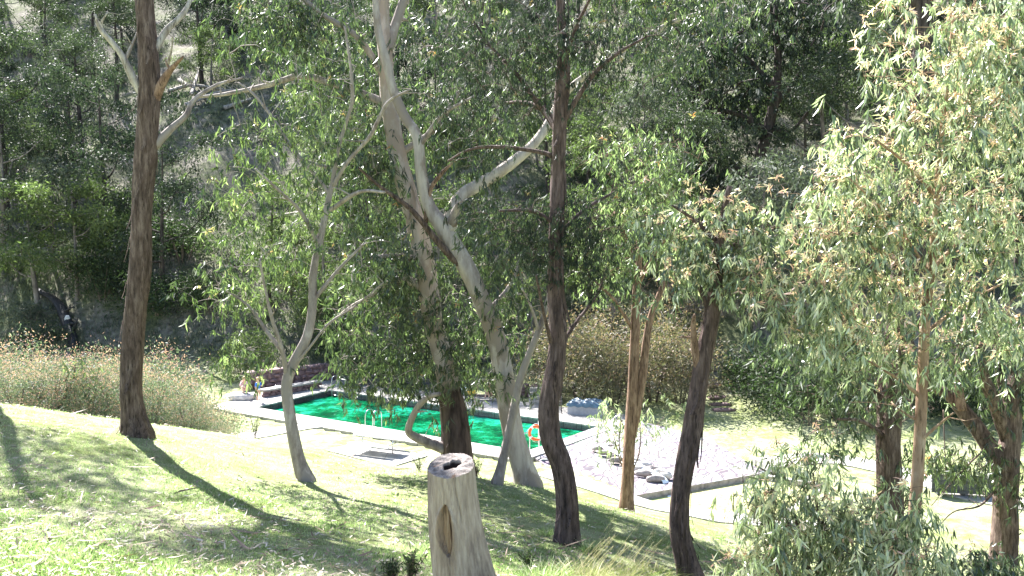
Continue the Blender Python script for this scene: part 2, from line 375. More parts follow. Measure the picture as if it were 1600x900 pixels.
M['cloth_pink'] = simple('pink_cloth', (.75,.5,.5), .8, .1)
M['cloth_yellow'] = simple('yellow_cloth', (.8,.5,.06), .8, .1)
M['eye'] = simple('eye', (.03,.02,.02), .3, .1)
M['mouth'] = simple('lip', (.45,.16,.14), .5, .1)
M['timber'] = simple('weathered_timber', (.06,.062,.07), .8, .45, 9, .01)
M['timber_dark'] = simple('dark_timber', (.06,.045,.045), .8, .4, 9, .01)
M['charcoal'] = simple('charcoal', (.02,.017,.018), .7, .6, 6, .03)
M['ash'] = simple('ashen_wood', (.6,.58,.57), .8, .2, 6, .02)

# ------------------------------------------------------------------ the ground, one sheet
def axis(a, b, c0, fine, growth, fr):
    """coordinates from a to b with spacing 'fine' within fr of c0, growing outside"""
    out = [c0]; s = fine; x = c0
    while x < b:
        if x-c0 > fr: s *= growth
        x += s; out.append(x)
    s = fine; x = c0; lo = []
    while x > a:
        if c0-x > fr: s *= growth
        x -= s; lo.append(x)
    return np.array(lo[::-1]+out)
gx = axis(-170, 190, 0, .16, 1.022, 12); gy = axis(-14, 260, 9, .16, 1.018, 8)
X, Y = np.meshgrid(gx, gy); Z = ground_z(X, Y)
nx, ny = len(gx), len(gy)
ii = (np.arange(ny-1)[:, None]*nx+np.arange(nx-1)[None]).ravel()
idx = np.stack([ii, ii+1, ii+nx+1, ii+nx], 1).ravel()
far_line = 55-8*S((X-6)/9)+4*S((-X-10)/15)
wild = np.maximum(S((Y-far_line+1.5)/2.5), S((Y-18-.0*X)/2)*S((-X-6-(.0*Y))/3)*(Y < 36))
gob = mesh_obj('ground', np.stack([X, Y, Z], -1).reshape(-1, 3), (idx, np.full(len(ii), 4)), M['ground'], attrs={'wild': wild.ravel()})
tag(gob, kind='structure')

# ------------------------------------------------------------------ pool, decks, paths
def slab(name, poly_out, poly_in, z, th, m, **k):
    o = np.array(poly_out)[:, :2]; i_ = np.array(poly_in)[:, :2]; n = len(o)
    V = np.vstack([np.c_[o, np.full(n, z)], np.c_[i_, np.full(n, z)], np.c_[o, np.full(n, z-th)], np.c_[i_, np.full(n, z-th)]])
    Fc = []
    for a in range(n):
        b = (a+1) % n; Fc += [(a, b, n+b, n+a), (2*n+a, a+0, b, 2*n+b)[::-1], (n+a, n+b, 3*n+b, 3*n+a)]
    return mesh_obj(name, V, Fc, m, smooth=False)
deck = slab('pool_deck', deck_out, pool, DECK+.03, .3, M['concrete']); tag(deck, kind='structure')
wz = DECK-.32
bas = MB(); q = grow_poly(pool, [.01]*4)
for a in range(4):
    b = (a+1) % 4; bas.add([[*pool[a, :2], DECK-.05], [*pool[b, :2], DECK-.05], [*pool[b, :2], DECK-2.6], [*pool[a, :2], DECK-2.6]], [(0, 1, 2, 3)])
bas.add([[*p[:2], DECK-2.6] for p in pool], [(0, 1, 2, 3)])
tag(bas.build('pool_basin', M['wall_dark'], smooth=False), kind='structure')
# water surface grid
def quad_grid(c, n, m, zf):
    c = np.array(c); V = []
    for i in range(n+1):
        for j in range(m+1):
            u, v = i/n, j/m; p = (c[0]*(1-u)+c[1]*u)*(1-v)+(c[3]*(1-u)+c[2]*u)*v; V.append([p[0], p[1], zf(p[0], p[1])])
    Fc = [(i*(m+1)+j, (i+1)*(m+1)+j, (i+1)*(m+1)+j+1, i*(m+1)+j+1) for i in range(n) for j in range(m)]
    return np.array(V), Fc
V, Fc = quad_grid(grow_poly(pool, [-.002]*4), 160, 60, lambda x, y: wz+.008*math.sin(x*3+y*2)+.006*math.sin(x*-2.3+y*5.1)+.004*math.sin(x*7.7))
tag(mesh_obj('pool_water', V, Fc, M['water']), kind='structure')
# apron of crazy paving
us = np.linspace(0, 1, 60); vs = np.linspace(0, 1, 40)
def polyat(p, u):
    k = u*(len(p)-1); i = min(int(k), len(p)-2); t = k-i; return p[i]*(1-t)+p[i+1]*t
V = []
for u in us:
    a, b = polyat(apT, u), polyat(apB, u)
    for v in vs:
        p = a*(1-v)+b*v
        p = p+np.array([0, 0, .02]); V.append(p)
Fc = [(i*40+j, i*40+j+1, (i+1)*40+j+1, (i+1)*40+j) for i in range(59) for j in range(39)]
nb = len(V); V = V+[np.array([p[0], p[1], p[2]-.9]) for p in [*V[:40], *V[39::40], *V[-40:][::-1], *V[::40][::-1]]]
apv = V; apf = Fc; Fc = []
ring = list(range(40))+list(range(39, 2400, 40))+list(range(2399, 2359, -1))+list(range(2360, -1, -40))
for a in range(len(ring)-1): Fc.append((ring[a], ring[a+1], nb+a+1, nb+a))
tag(mesh_obj('paved_apron', V[:nb], apf, M['paving']), kind='structure'); tag(mesh_obj('apron_edge', V, Fc, M['stone'], smooth=False), kind='structure')
def apron_z(u, v):
    a, b = polyat(apT, u), polyat(apB, u); p = a*(1-v)+b*v; return p+np.array([0, 0, .21*math.sin(math.pi*u)*math.sin(math.pi*v)+.02])
# shallow pool
sh_out = grow_poly(shallow, [.55, .3, .25, .25, .25, .55])
tag(slab('shallow_pool_kerb', sh_out, shallow, SH_Z+.22, .6, M['concrete']), kind='structure')
sb = MB(); sb.add([[*p[:2], SH_Z] for p in grow_poly(shallow, [-.002]*6)], [tuple(range(6))])
tag(sb.build('shallow_pool_water', M['shallow'], smooth=False), kind='structure')
def ribbon(name, px, wid, m=None, th=.047, zbase=None):
    """a path laid on the ground along points given as (px,py,z guess)"""
    pts = np.array([G(a, b, z) for a, b, z in px]); pts = smooth_path(pts, .5)
    T = np.gradient(pts[:, :2], axis=0); T /= np.linalg.norm(T, axis=1)[:, None]; Nn = np.c_[-T[:, 1], T[:, 0]]
    V = []; Fc = []; ks = np.linspace(-.5, .5, 5)
    for i in range(len(pts)):
        for k in ks:
            q = pts[i, :2]+Nn[i]*k*wid; V.append([q[0], q[1], 0])
    V = np.array(V); V[:, 2] = base_z(V[:, 0], V[:, 1])+th
    n = len(pts)
    V[:, 2] = np.maximum(V[:, 2], V[:, 2].reshape(n, 5).mean(1).repeat(5))
    Fc = [(i*5+j, i*5+j+1, (i+1)*5+j+1, (i+1)*5+j) for i in range(n-1) for j in range(4)]
    nb = len(V); ed = [i*5 for i in range(n)]+[n*5-1-i*5 for i in range(n)]+[0]
    V = np.vstack([V, [[*V[e][:2], V[e][2]-.25] for e in ed]])
    Fc += [(ed[a], ed[a+1], nb+a+1, nb+a) for a in range(len(ed)-1)]
    return tag(mesh_obj(name, V, Fc, m or M['concrete'], smooth=False), kind='structure')
ribbon('concrete_path', [(300,697,-10), (380,684,-10), (470,668,-10), (520,661,-10)], 1.3)
ribbon('near_path', [(850,742,-10.1), (905,770,-10.4), (1000,805,-10.7), (1150,822,-10.8), (1290,838,-10.8)], 1.1)
ribbon('lawn_path', [(1190,728,-10.6), (1290,722,-10.6), (1400,745,-10.7), (1520,786,-10.8), (1640,806,-10.8)], 1.6)
ribbon('picnic_slab', [(540,697,-10), (640,722,-10)], 2.2)

# ------------------------------------------------------------------ leaves
def leaves(pos, dirn, length, width, tint, six=True, nrm=None, curl=.18):
    """many leaf blades in one set of arrays; pos = stalk end, dirn = unit direction of the midrib"""
    n = len(pos); dirn = dirn/np.linalg.norm(dirn, axis=1)[:, None]
    if nrm is None: nrm = rng.normal(size=(n, 3))
    side = np.cross(dirn, nrm); side /= np.linalg.norm(side, axis=1)[:, None]+1e-9
    up = np.cross(side, dirn)
    l = length[:, None]; w = width[:, None]; cu = (rng.random((n, 1))-.5)*2*curl*l
    if six:
        ps = [pos, pos+dirn*l*.3+side*w*.5+up*cu*.3, pos+dirn*l*.3-side*w*.5+up*cu*.3,
              pos+dirn*l*.66+side*(w*.36)+up*cu*.8+side*cu*.5, pos+dirn*l*.66-side*(w*.36)+up*cu*.8+side*cu*.5, pos+dirn*l+up*cu*1.6+side*cu*1.3]
        V = np.stack(ps, 1).reshape(-1, 3); b = np.arange(n)[:, None]*6
        idx = (b+np.array([0, 1, 2, 1, 3, 4, 2, 3, 5, 4])).ravel(); cnt = np.tile([3, 4, 3], n); t = np.repeat(tint, 6)
    else:
        ps = [pos, pos+dirn*l*.4+side*w*.5, pos+dirn*l+up*cu, pos+dirn*l*.4-side*w*.5]
        V = np.stack(ps, 1).reshape(-1, 3); b = np.arange(n)[:, None]*4; idx = (b+np.arange(4)).ravel(); cnt = np.full(n, 4); t = np.repeat(tint, 4)
    return V, idx, cnt, t
def rnd_dirs(n, bias, spread):
    d = rng.normal(size=(n, 3))*spread+np.array(bias); return d
def make_leaf_obj(name, clusters, parent, origin, m, per, L, W, droop=1.0, rad=.35, tip=.1, six=True, tint0=.0, spread=.55, ztip=.35, flat=.8):
    cl = np.asarray(clusters); n = len(cl)
    if not six:
        c = np.repeat(cl[:, :3], per, 0)
        off = rng.normal(size=(n*per, 3))*rad*.55*np.array([1, 1, flat]); pos = c+off
        d = rnd_dirs(n*per, (0, 0, -droop), spread); d += off/rad*.35
        tone = np.repeat(rng.random(n)*.28, per)
        t = np.clip(tint0+tone+rng.random(n*per)*.5, 0, .79)
        isTip = (off[:, 2] > rad*ztip) & (rng.random(n*per) < tip*3)
        t[isTip] = .82+.18*rng.random(isTip.sum()); d[isTip] = rnd_dirs(isTip.sum(), (0, 0, .5), .6)
    else:   # leaves hang in sprays along short drooping twigs; the topmost sprays are new growth
        k = 9; ns = max(1, round(per/k)); per = ns*k; c = np.repeat(cl[:, :3], ns, 0)
        so_ = rng.normal(size=(n*ns, 3))*rad*.62*np.array([1, 1, flat]); base = c+so_
        ax = rng.normal(size=(n*ns, 3))*.45+np.array([0, 0, -.75]); ax /= np.linalg.norm(ax, axis=1)[:, None]
        tc_ = np.repeat(rng.random(n) < tip, ns); tp_ = (so_[:, 2] > rad*.0) & (rng.random(n*ns) < np.where(tc_, .8, .04*(tip > 0))); ax[tp_, 2] = np.abs(ax[tp_, 2])*.5
        along = (rng.random((n*ns, k, 1)))*L*1.25; along[tp_] *= .45
        pos = (base[:, None]+ax[:, None]*along+rng.normal(size=(n*ns, k, 3))*L*.09).reshape(-1, 3)
        d = (ax[:, None]*.5+rng.normal(size=(n*ns, k, 3))*spread+np.array([0, 0, -droop*.8])).reshape(-1, 3)
        isTip = np.repeat(tp_, k); d[isTip] = rnd_dirs(isTip.sum(), (0, 0, -.25), .6)
        tone = np.repeat(rng.random(n)*.26, per)+np.repeat(rng.random(n*ns)*.22, k)
        t = np.clip(tint0+tone+rng.random(n*per)*.36, 0, .79)
        t[isTip] = np.clip(np.repeat(.8+.2*rng.random(n*ns), k)[isTip]+rng.normal(size=isTip.sum())*.04, .8, 1)
    ln = L*(.55+.8*rng.random(n*per)); ln[isTip] *= .62
    wd_ = W*(.6+.7*rng.random(n*per)); wd_[isTip] *= .72
    V, idx, cnt, tt = leaves(pos, d, ln, wd_, t, six)
    return mesh_obj(name, V, (idx, cnt), m, parent, smooth=False, attrs={'tint': tt}, origin=origin)

def grow_twigs(mb, nodes, clusters, r0=.012, sag=.12, rmin=.002, n=4, maxlen=9):
    """thin branchlets carrying every leaf cluster, each grown from the nearest wood"""
    nodes = [np.asarray(p)[:3] for p in nodes]; cl = [np.asarray(c)[:3] for c in clusters]
    arr = np.array(nodes); d = [np.min(((arr-c)**2).sum(1)) for c in cl]; order = np.argsort(d)
    for k in order:
        c = cl[k]; dd = ((arr-c)**2).sum(1)+np.maximum(0, (arr[:, 2]-c[2]))*.25; j = np.argmin(dd); a = arr[j]; L = np.linalg.norm(c-a)
        if L < .03: continue
        t = np.linspace(0, 1, max(4, min(12, int(L/.12)+2)))[:, None]
        p = a*(1-t)+c*t; p = p+np.array([0, 0, 1.])*np.sin(math.pi*t)*sag*L + np.cumsum(rng.normal(size=p.shape), 0)*.02*L*np.sin(math.pi*t)
        r = np.linspace(min(r0, .004+r0*L/1.2), rmin, len(p)); V, Fc = tube_geo(p, r, n, False); mb.add(V, Fc)
        arr = np.vstack([arr, p[1:]])
    return arr
def side_twigs(mb, clusters, rad, k=3, r=.0022):
    for c in clusters:
        for _ in range(k):
            d = rng.normal(size=3); d[2] = -abs(d[2])*.8+.2; d /= np.linalg.norm(d); e = c[:3]+d*rad*(.5+.6*rng.random())
            mid = (c[:3]+e)/2+np.array([0, 0, .06*rad]); V, Fc = tube_geo([c[:3], mid, e], [r, r*.8, r*.4], 3, False); mb.add(V, Fc)

def px_path(pts, Y, dY=0.0):
    """(px,py,radius px[,Y]) -> world x,y,z,r"""
    out = []
    n = len(pts)
    for i, q in enumerate(pts):
        y = q[3] if len(q) > 3 else Y+dY*i/max(1, n-1)
        p = P(q[0], q[1], y); out.append([*p, q[2]*y/F])
    return np.array(out)
CLEAR = [(np.array([(595,60),(606,150),(614,200),(626,260),(640,300)]), 24), (np.array([(655,370),(665,420),(672,470)]), 24), (np.array([(632,182),(652,215),(658,270),(670,322),(712,390),(757,480)]), 20),
         (np.array([(203,600),(218,420),(229,240),(234,100),(228,0)]), 34), (np.array([(518,290),(500,380),(489,450)]), 13), (np.array([(880,110),(873,240),(868,320)]), 14), (np.array([(1440,-30),(1441,70)]), 24), (np.array([(1165,300),(1198,210)]), 22)]
def kept_clear(x, y):   # crowns part round these stretches of pale or dark stem
    if 248 < x < 322 and 180 < y < 440: return True
    for pl, w_ in CLEAR:
        for a, b in zip(pl[:-1], pl[1:]):
            d = b-a; t = np.clip(((x-a[0])*d[0]+(y+10-a[1])*d[1])/(d@d), 0, 1); q = a+d*t
            if math.hypot(x-q[0], y+10-q[1]) < w_: return True
    return False
def blobs_to_clusters(blobs, Y, depth=1.0, mult=1.0):
    out = []
    for b in blobs:
        px, py, rx, ry, n = b[:5]; y = b[5] if len(b) > 5 else Y
        for _ in range(int(n*mult)):
            v = rng.normal(size=3)*.6
            yy = y+v[1]*(rx+ry)*.5*y/F*depth
            qx, qy = px+v[0]*rx, py+v[2]*ry
            if yy < 17.5 and rng.random() < .93 and kept_clear(qx, qy): continue
            out.append(P(qx, qy, max(2.5, yy)))
    return np.array(out)
def traced_tree(name, label, cat, trunk, limbs, Y, barkm, blobs=(), leafm=None, leaf=(.12, .018), per=26, rad=.3, tip=.1, rough=.06,
                limbm=None, group=None, extra=None, nseg=22, depth=1.0, tint0=0., side=2, r0=.012, droop=1.0, root=True, trunk2=(), mult=1.5, sprd=.42, peel=0):
    tp = px_path(trunk, Y); 
    base = tp[0, :3].copy()
    gz = float(ground_z(base[0], base[1])); 
    if root: base[2] = gz
    e = empty(name, base, label, cat, group)
    sp = smooth_path(tp, .09)
    if root:   # root flare, foot sunk below the grass
        h = np.clip((sp[:, 2]-gz)/.45, 0, 1); sp[:, 3] *= (1+.26*(1-h)**2)*.93
        first = sp[0].copy(); first[2] = gz-.25; first[:2] -= (sp[2, :2]-sp[0, :2]); sp = np.vstack([first, sp])
    mb = MB(); mb.tube(sp[:, :3], sp[:, 3], nseg, True, rough); mb.build('trunk', barkm, e, base)
    if peel:
        for _ in range(peel):
            k = rng.integers(3, len(sp)-8); an = -math.pi/2+rng.normal()*.9; a = sp[k, :3]; rr = sp[k, 3]*1.06; Ls = .18+.5*rng.random(); ww = .012+.03*rng.random(); o_ = np.array([math.cos(an), math.sin(an), 0]); tg = np.array([-math.sin(an), math.cos(an), 0]); pk = MB(); pts = []; bow = .02+.07*rng.random()
            for q in np.linspace(0, 1, 6):
                kk = min(len(sp)-1, max(0, int(k-q*Ls/.09))); c = sp[kk, :3]+o_*(sp[kk, 3]*1.04+bow*q*q)+tg*.03*math.sin(q*3); c[2] = a[2]-q*Ls; pts += [c-tg*ww*(1-.6*q), c+tg*ww*(1-.6*q), c+o_*.006]
            pk.add(pts, [(3*i, 3*i+2, 3*i+5, 3*i+3) for i in range(5)]+[(3*i+2, 3*i+1, 3*i+4, 3*i+5) for i in range(5)]); pk.build('bark_strip', barkm, e, base)
    nodes = [p for p in sp[len(sp)//5::2, :3]] if len(limbs) else [p for p in sp[len(sp)//4::2, :3]]
    for lb in trunk2:
        s2 = smooth_path(px_path(lb, Y), .09); m2 = MB(); m2.tube(s2[:, :3], s2[:, 3], nseg, True, rough); m2.build('trunk', barkm, e, base); nodes += [p for p in s2[::2, :3]]
    for lb in limbs:
        mm = limbm or barkm; pts = lb
        if isinstance(lb, dict): mm = lb['m']; pts = lb['p']
        dy = random.uniform(-.9, .9) if not (isinstance(lb, dict) and 'dy' in lb) else lb['dy']
        lp = px_path(pts, Y, dy); s = smooth_path(lp, .06); s[:, :3] += np.cumsum(rng.normal(size=(len(s), 3)), 0)*.0012
        m2 = MB(); m2.tube(s[:, :3], s[:, 3], 10, True, .05)
        # broken side shoots
        for _ in range(max(1, len(s)//14)):
            k = rng.integers(len(s)//3, len(s)); d = rng.normal(size=3); d[2] = abs(d[2])*.6; d /= np.linalg.norm(d); Ls = .12+.35*rng.random()
            a = s[k, :3]; m2.tube([a, a+d*Ls*.5+rng.normal(size=3)*.02, a+d*Ls], [s[k, 3]*.5, s[k, 3]*.35, .002], 5, False)
        m2.build('branch', mm, e, base); nodes += [p for p in s[len(s)//4:, :3]]
    if len(blobs):
        cl = blobs_to_clusters(blobs, Y, depth, mult)
        tw = MB(); grow_twigs(tw, nodes, cl, r0); side_twigs(tw, cl, rad, side); tw.build('twigs', limbm or barkm, e, base)
        make_leaf_obj('foliage', cl, e, base, leafm, per, leaf[0], leaf[1], rad=rad, tip=tip, tint0=tint0, droop=droop, spread=sprd)
    return e

def over(px, py, Y, rx, ry, n):
    g = hit(px, py); c = g+SUN*((Y-g[1])/SUN[1]); u, v = project(c); return (float(u), float(v), rx, ry, n, Y)
# --- A: tall brown trunk at left with dead arms
D_ = lambda p, m='dead_wood', dy=0: {'p': p, 'm': M[m], 'dy': dy}
A = traced_tree('gum_tree', 'tall brown trunk with bleached dead arms standing on the crest of the left lawn', 'tree',
    [(214,682,22),(208,640,19),(205,600,18),(210,500,17),(218,420,17),(222,330,16),(229,240,17),(234,150,17),(231,80,16),(226,20,14),(222,-60,13),(216,-200,11),(225,-330,8),(230,-450,4)],
    [D_([(226,150,8),(208,122,6.5),(192,88,5),(172,62,4.2),(157,46,3),(149,22,1.5)], dy=-.4), D_([(166,58,3),(158,38,2),(168,20,1)], dy=-.1), D_([(196,92,3),(206,70,2),(214,50,1.2)], dy=.1),
     D_([(238,165,8),(256,125,6.5),(270,105,4),(287,88,1.5)], 'bark_orange', -.3), D_([(240,82,5.5),(260,48,5),(284,24,4),(297,0,3),(305,-30,1.5)], dy=.4),
     D_([(240,228,8),(266,202,5.5),(290,180,4.2),(304,155,3.4),(340,132,2.6),(380,121,1.2)], 'bark_slim', .5), D_([(262,100,2.4),(268,80,1.6),(272,52,.8)], dy=-.3)],
    13, M['bark_brown'], [(232,-330,150,70,20),over(430,850,15,80,26,110),over(340,865,14.6,80,26,90),over(540,880,14.6,70,26,90),over(500,830,15.4,50,20,40),(230,-190,120,50,24),(207,458,24,9,4)], M['leaf_gum'], per=40, nseg=28, rough=.09, peel=22)
# --- B: slender grey gum
B = traced_tree('slender_gum_tree', 'slender grey gum forking low in the middle of the left lawn before the pool end', 'tree',
    [(478,752,12.5),(468,725,11),(462,700,10.5),(453,650,10),(448,600,9),(460,565,8.5),(480,525,8),(488,480,7),(489,430,6.5),(499,380,6),(512,320,5),(518,290,4)],
    [[(517,300,3.6),(530,230,3),(545,180,2.6),(552,150,3),(548,100,2),(540,40,1.5)], [(519,292,3.4),(545,250,2.8),(580,210,3),(606,160,2.4),(640,140,1.5)],
     [(516,305,3),(490,270,2.4),(455,230,3),(430,190,2.5),(400,150,2),(372,128,1.3)], [(449,590,4.5),(440,545,3.5),(425,500,3),(413,450,2.2),(405,405,1.4)],
     [(441,548,3.5),(415,515,3),(390,480,2.2),(360,458,1.5),(335,450,1)], [(455,578,3),(480,548,2.2),(515,505,1.8),(555,478,1.4),(600,440,1)],
     [(500,385,4),(470,330,3),(440,300,2.3),(400,262,1.6)], [(489,470,3.5),(530,420,2.5),(570,380,1.8)], [(512,330,4),(560,300,3),(600,300,2)]],
    13, M['bark_slim'], [(380,455,60,32,20),(345,470,28,26,8),(420,380,70,45,26),(365,320,55,55,22),(470,300,60,60,26),(410,220,70,50,24),(510,210,60,50,22),(400,545,52,28,10),(480,420,50,40,12),(560,390,50,50,14),(470,130,90,60,26),(365,565,30,22,7)],
    M['leaf_lime'], leaf=(.13,.023), per=32, rad=.3, tip=.08, nseg=20, mult=.95)
# --- C: big pale gum with dark rough stocking, behind the stump
C = traced_tree('large_gum_tree', 'big pale gum with dark rough bark at its foot, standing behind the sawn stump', 'tree',
    [(714,745,27),(713,700,26),(709,650,23),(702,610,19),(692,560,17),(681,520,16),(671,470,17),(665,420,16.5),(655,370,16),(640,310,15.5),(626,260,15),(614,200,14),(606,150,13),(602,90,12),(598,30,11),(600,-60,9),(606,-170,7),(610,-300,4)],
    [D_([(700,702,11),(676,694,8),(652,684,7),(639,674,6),(645,652,5.4),(657,632,5),(672,620,4),(688,616,3)], 'bark_slim', -.9),
     D_([(612,168,8),(580,152,6),(520,130,5.5),(470,118,5),(420,132,4),(360,145,3),(300,152,1.6)], 'bark_slim', .2),
     [(618,268,6),(570,255,4.5),(520,262,3),(470,250,2)], [(652,405,6),(610,400,4),(560,408,2)], D_([(655,446,9),(632,437,6),(606,442,3.6),(580,462,2.6),(550,478,2),(515,505,1.2)], 'bark_white', -.5),
     D_([(606,80,8),(618,40,7.5),(632,0,7),(655,-60,5)], 'bark_slim', .3), [(600,120,6),(560,60,5),(500,20,4),(440,-30,3)], [(625,240,6),(680,200,4),(720,140,3),(760,100,2)]],
    15.5, M['bark_gum_c'], [(620,540,75,50,44),(690,575,60,38,30),(560,510,50,50,20),(560,575,40,22,12),(740,540,50,60,28),(660,470,60,40,20),(560,320,60,60,18),(520,120,70,60,24),(480,60,80,55,36),(560,50,60,50,16,17.2),(700,70,80,80,44),(700,190,70,80,44),(430,20,80,50,22),(740,300,40,50,14),over(800,800,15,60,24,36),over(880,830,15.5,70,26,60),over(960,850,16,70,26,60),over(1040,850,16.5,60,26,60),over(1100,870,16.5,60,26,50),over(760,770,16,60,26,40),over(840,870,15,60,26,40),over(960,815,17,50,18,30),(470,-100,130,40,40),(600,-160,150,50,40),(600,430,50,50,14),(570,220,50,60,10,17),(600,600,50,22,14)],
    M['leaf_gum'], leaf=(.145,.026), per=34, rad=.34, tip=.04, limbm=M['bark_slim'], nseg=30, rough=.05, depth=1.2, mult=1.5, peel=12)
# --- D: leaning smooth gum
Dt = traced_tree('leaning_gum_tree', 'leaning smooth pale gum whose heavy limb sweeps up to the right over the pool', 'tree',
    [(824,758,21),(812,715,19),(802,680,18.5),(795,640,18),(788,590,17),(776,530,16),(757,480,15),(735,430,15),(712,390,15),(690,352,14),(670,322,11),(658,270,9.5),(652,215,9),(632,182,8),(614,140,7.5),(603,95,7),(590,40,6),(585,-40,4)],
    [D_([(700,362,12),(708,330,11.5),(722,305,10.5),(752,286,10),(790,262,9),(828,232,8),(852,202,7),(885,145,5.5),(935,105,5),(1000,62,4),(1060,32,3),(1120,14,1.6)], 'bark_white', 1.2),
     D_([(742,432,6),(704,400,5.5),(672,362,5),(640,325,4),(592,290,3),(560,262,1.8)], 'bark_brown', -.6), D_([(664,352,4),(672,300,3.4),(690,272,3),(712,250,1.5)], 'bark_orange', -.2),
     D_([(706,350,9),(712,330,6),(716,318,3)], 'bark_slim', -.3), [(760,490,4),(800,440,3),(820,380,2)], [(655,230,4),(690,180,3),(740,150,2)]],
    15, M['bark_gum_d'], [(800,500,45,45,20),(770,440,50,45,18),(720,470,40,30,10),(640,380,50,40,10),(760,350,60,30,14),(940,60,90,45,26),(1040,60,60,40,20),(780,590,28,22,8),(960,-60,150,60,60),(800,-120,120,50,40),(1120,-10,90,50,30)],
    M['leaf_gum'], leaf=(.14,.024), per=32, rad=.34, tip=.04, mult=1.5, limbm=M['bark_slim'], nseg=26, rough=.05)
# --- slim grey sapling crossing D
Sp = traced_tree('grey_sapling', 'thin grey sapling crossing in front of the leaning pale gum, left of its foot', 'tree',
    [(778,752,9),(784,728,8),(792,690,7.5),(800,650,7),(812,595,6.5),(826,555,6),(842,515,5),(856,470,4),(862,420,3)],
    [[(842,518,3),(830,480,2),(815,450,1.4)]], 14.4, M['bark_slim'], [(850,430,40,36,10)], M['leaf_gum'], per=26, nseg=16)
# --- E: dark stringybark in the middle
E_ = traced_tree('stringybark_tree', 'dark brown stringybark trunk with a bend, growing right of the sawn stump', 'tree',
    [(885,853,20),(886,800,19),(884,762,19),(876,722,18.5),(863,690,18),(858,650,17),(862,610,16.5),(869,570,16),(872,520,15),(868,460,14),(867,400,13),(870,330,12.5),(873,250,12),(876,180,11.5),(880,110,10),(878,50,8),(874,-40,6),(870,-200,3)],
    [[(868,245,4.5),(842,237,3.4),(790,230,3),(740,232,2.2),(700,252,1.4)], [(872,205,7),(848,170,5.5),(815,160,3.4),(788,161,1.6)], [(846,170,4),(806,112,3),(768,72,2),(740,30,1.4)],
     [(880,190,4.5),(920,125,3.6),(962,84,2.8),(1010,56,1.5)], [(871,548,4),(900,505,3),(934,460,2),(948,420,1.2)], [(864,545,4),(850,490,2.6),(838,430,1.6)], [(870,370,4),(910,330,3),(960,300,2)],
     [(868,350,4),(830,330,3),(780,330,1.8)], [(880,95,4),(900,40,3),(930,-20,2)]],
    10.5, M['bark_dark'], [(790,95,90,70,50),(870,50,80,60,44),(735,150,50,60,22),(840,170,60,40,10),(820,335,70,30,36),(900,345,55,34,26),(870,395,70,32,34),(800,385,45,30,14),(950,60,90,50,30),(970,140,50,36,12),(900,-40,120,40,24),(935,430,26,30,7),(740,60,50,50,14)],
    M['leaf_dark'], leaf=(.08,.0125), per=56, rad=.24, tip=.06, nseg=30, rough=.1, r0=.009, mult=1.35, peel=26)
# --- F: orange straight trunk
Ft = traced_tree('red_barked_tree', 'straight orange-brown trunk standing at the foot of the slope beside the paved apron', 'tree',
    [(978,799,12),(980,760,11),(983,700,10),(987,640,9.5),(990,580,8.5),(992,520,8),(994,470,7.5),(996,430,6),(1002,380,4),(1010,320,3)],
    [[(994,450,4),(1020,400,3),(1050,360,2)], [(992,520,3),(960,470,2.2),(930,440,1.4)], [(996,430,3),(980,370,2),(960,330,1.4)]],
    16, M['bark_orange'], [(990,380,60,42,34),(1020,310,60,40,26),(950,350,45,40,18),(960,440,40,30,9),(1020,250,60,50,22),(960,230,50,50,16)], M['leaf_gum'], leaf=(.14,.024), per=40, rad=.36, tip=.12, nseg=20, tint0=.15,
    trunk2=[[(984,700,6),(996,640,6.5),(1005,580,6.5),(1010,530,6),(1018,490,5),(1034,450,4),(1050,400,2.5)]])
# --- G: dark trunk right of centre
Gt = traced_tree('dark_trunk_tree', 'dark curving trunk rising from the bottom edge in front of the shallow pool', 'tree',
    [(1080,912,19),(1070,870,17.5),(1062,830,17),(1063,780,16.5),(1070,730,16),(1080,680,16),(1089,620,15),(1099,560,14),(1110,505,13),(1117,460,11.5),(1122,410,9),(1128,350,6),(1140,290,4)],
    [D_([(1094,585,7),(1086,545,6),(1083,505,4),(1086,490,2)], 'bark_orange', -.2), [(1116,470,5),(1150,440,3),(1175,430,1.6)], [(1112,500,4),(1090,440,3),(1070,390,2)], [(1122,400,5),(1170,370,3),(1220,350,2)], [(1124,380,4),(1080,340,3),(1050,320,1.6)]],
    9.5, M['bark_dark'], [(1110,385,75,38,42),(1060,345,40,26,14),(1160,350,50,28,18),(1090,430,62,24,22),(1150,420,45,30,16),(1130,320,50,22,14)], M['leaf_young'], leaf=(.105,.022), per=34, rad=.2, tip=.6, nseg=28, rough=.09, r0=.008, tint0=.12, peel=20)
# --- H: thick trunk behind the young gum
H = traced_tree('thick_trunk_tree', 'thick straight dark trunk half hidden behind the leafy young gum on the right', 'tree',
    [(1392,935,23),(1390,850,22),(1390,780,21),(1388,700,20),(1391,640,20),(1395,560,17),(1400,480,14),(1405,400,11),(1412,300,8),(1420,200,5)],
    [[(1388,640,6),(1350,600,4),(1310,580,3),(1270,560,2)], [(1395,560,6),(1440,500,4),(1500,470,2)], [(1400,470,5),(1350,400,4),(1290,350,2)], [(1390,690,5),(1350,660,3),(1310,655,2)]],
    12, M['bark_brown'], [(1330,610,55,45,26),(1310,680,50,26,14),(1270,550,55,30,20),(1390,560,60,40,20),(1420,640,40,40,10),(1400,770,30,50,10),(1500,540,60,30,16)], M['leaf_young'], leaf=(.135,.023), per=32, rad=.27, tip=.2, nseg=26, mult=1.2, rough=.08)
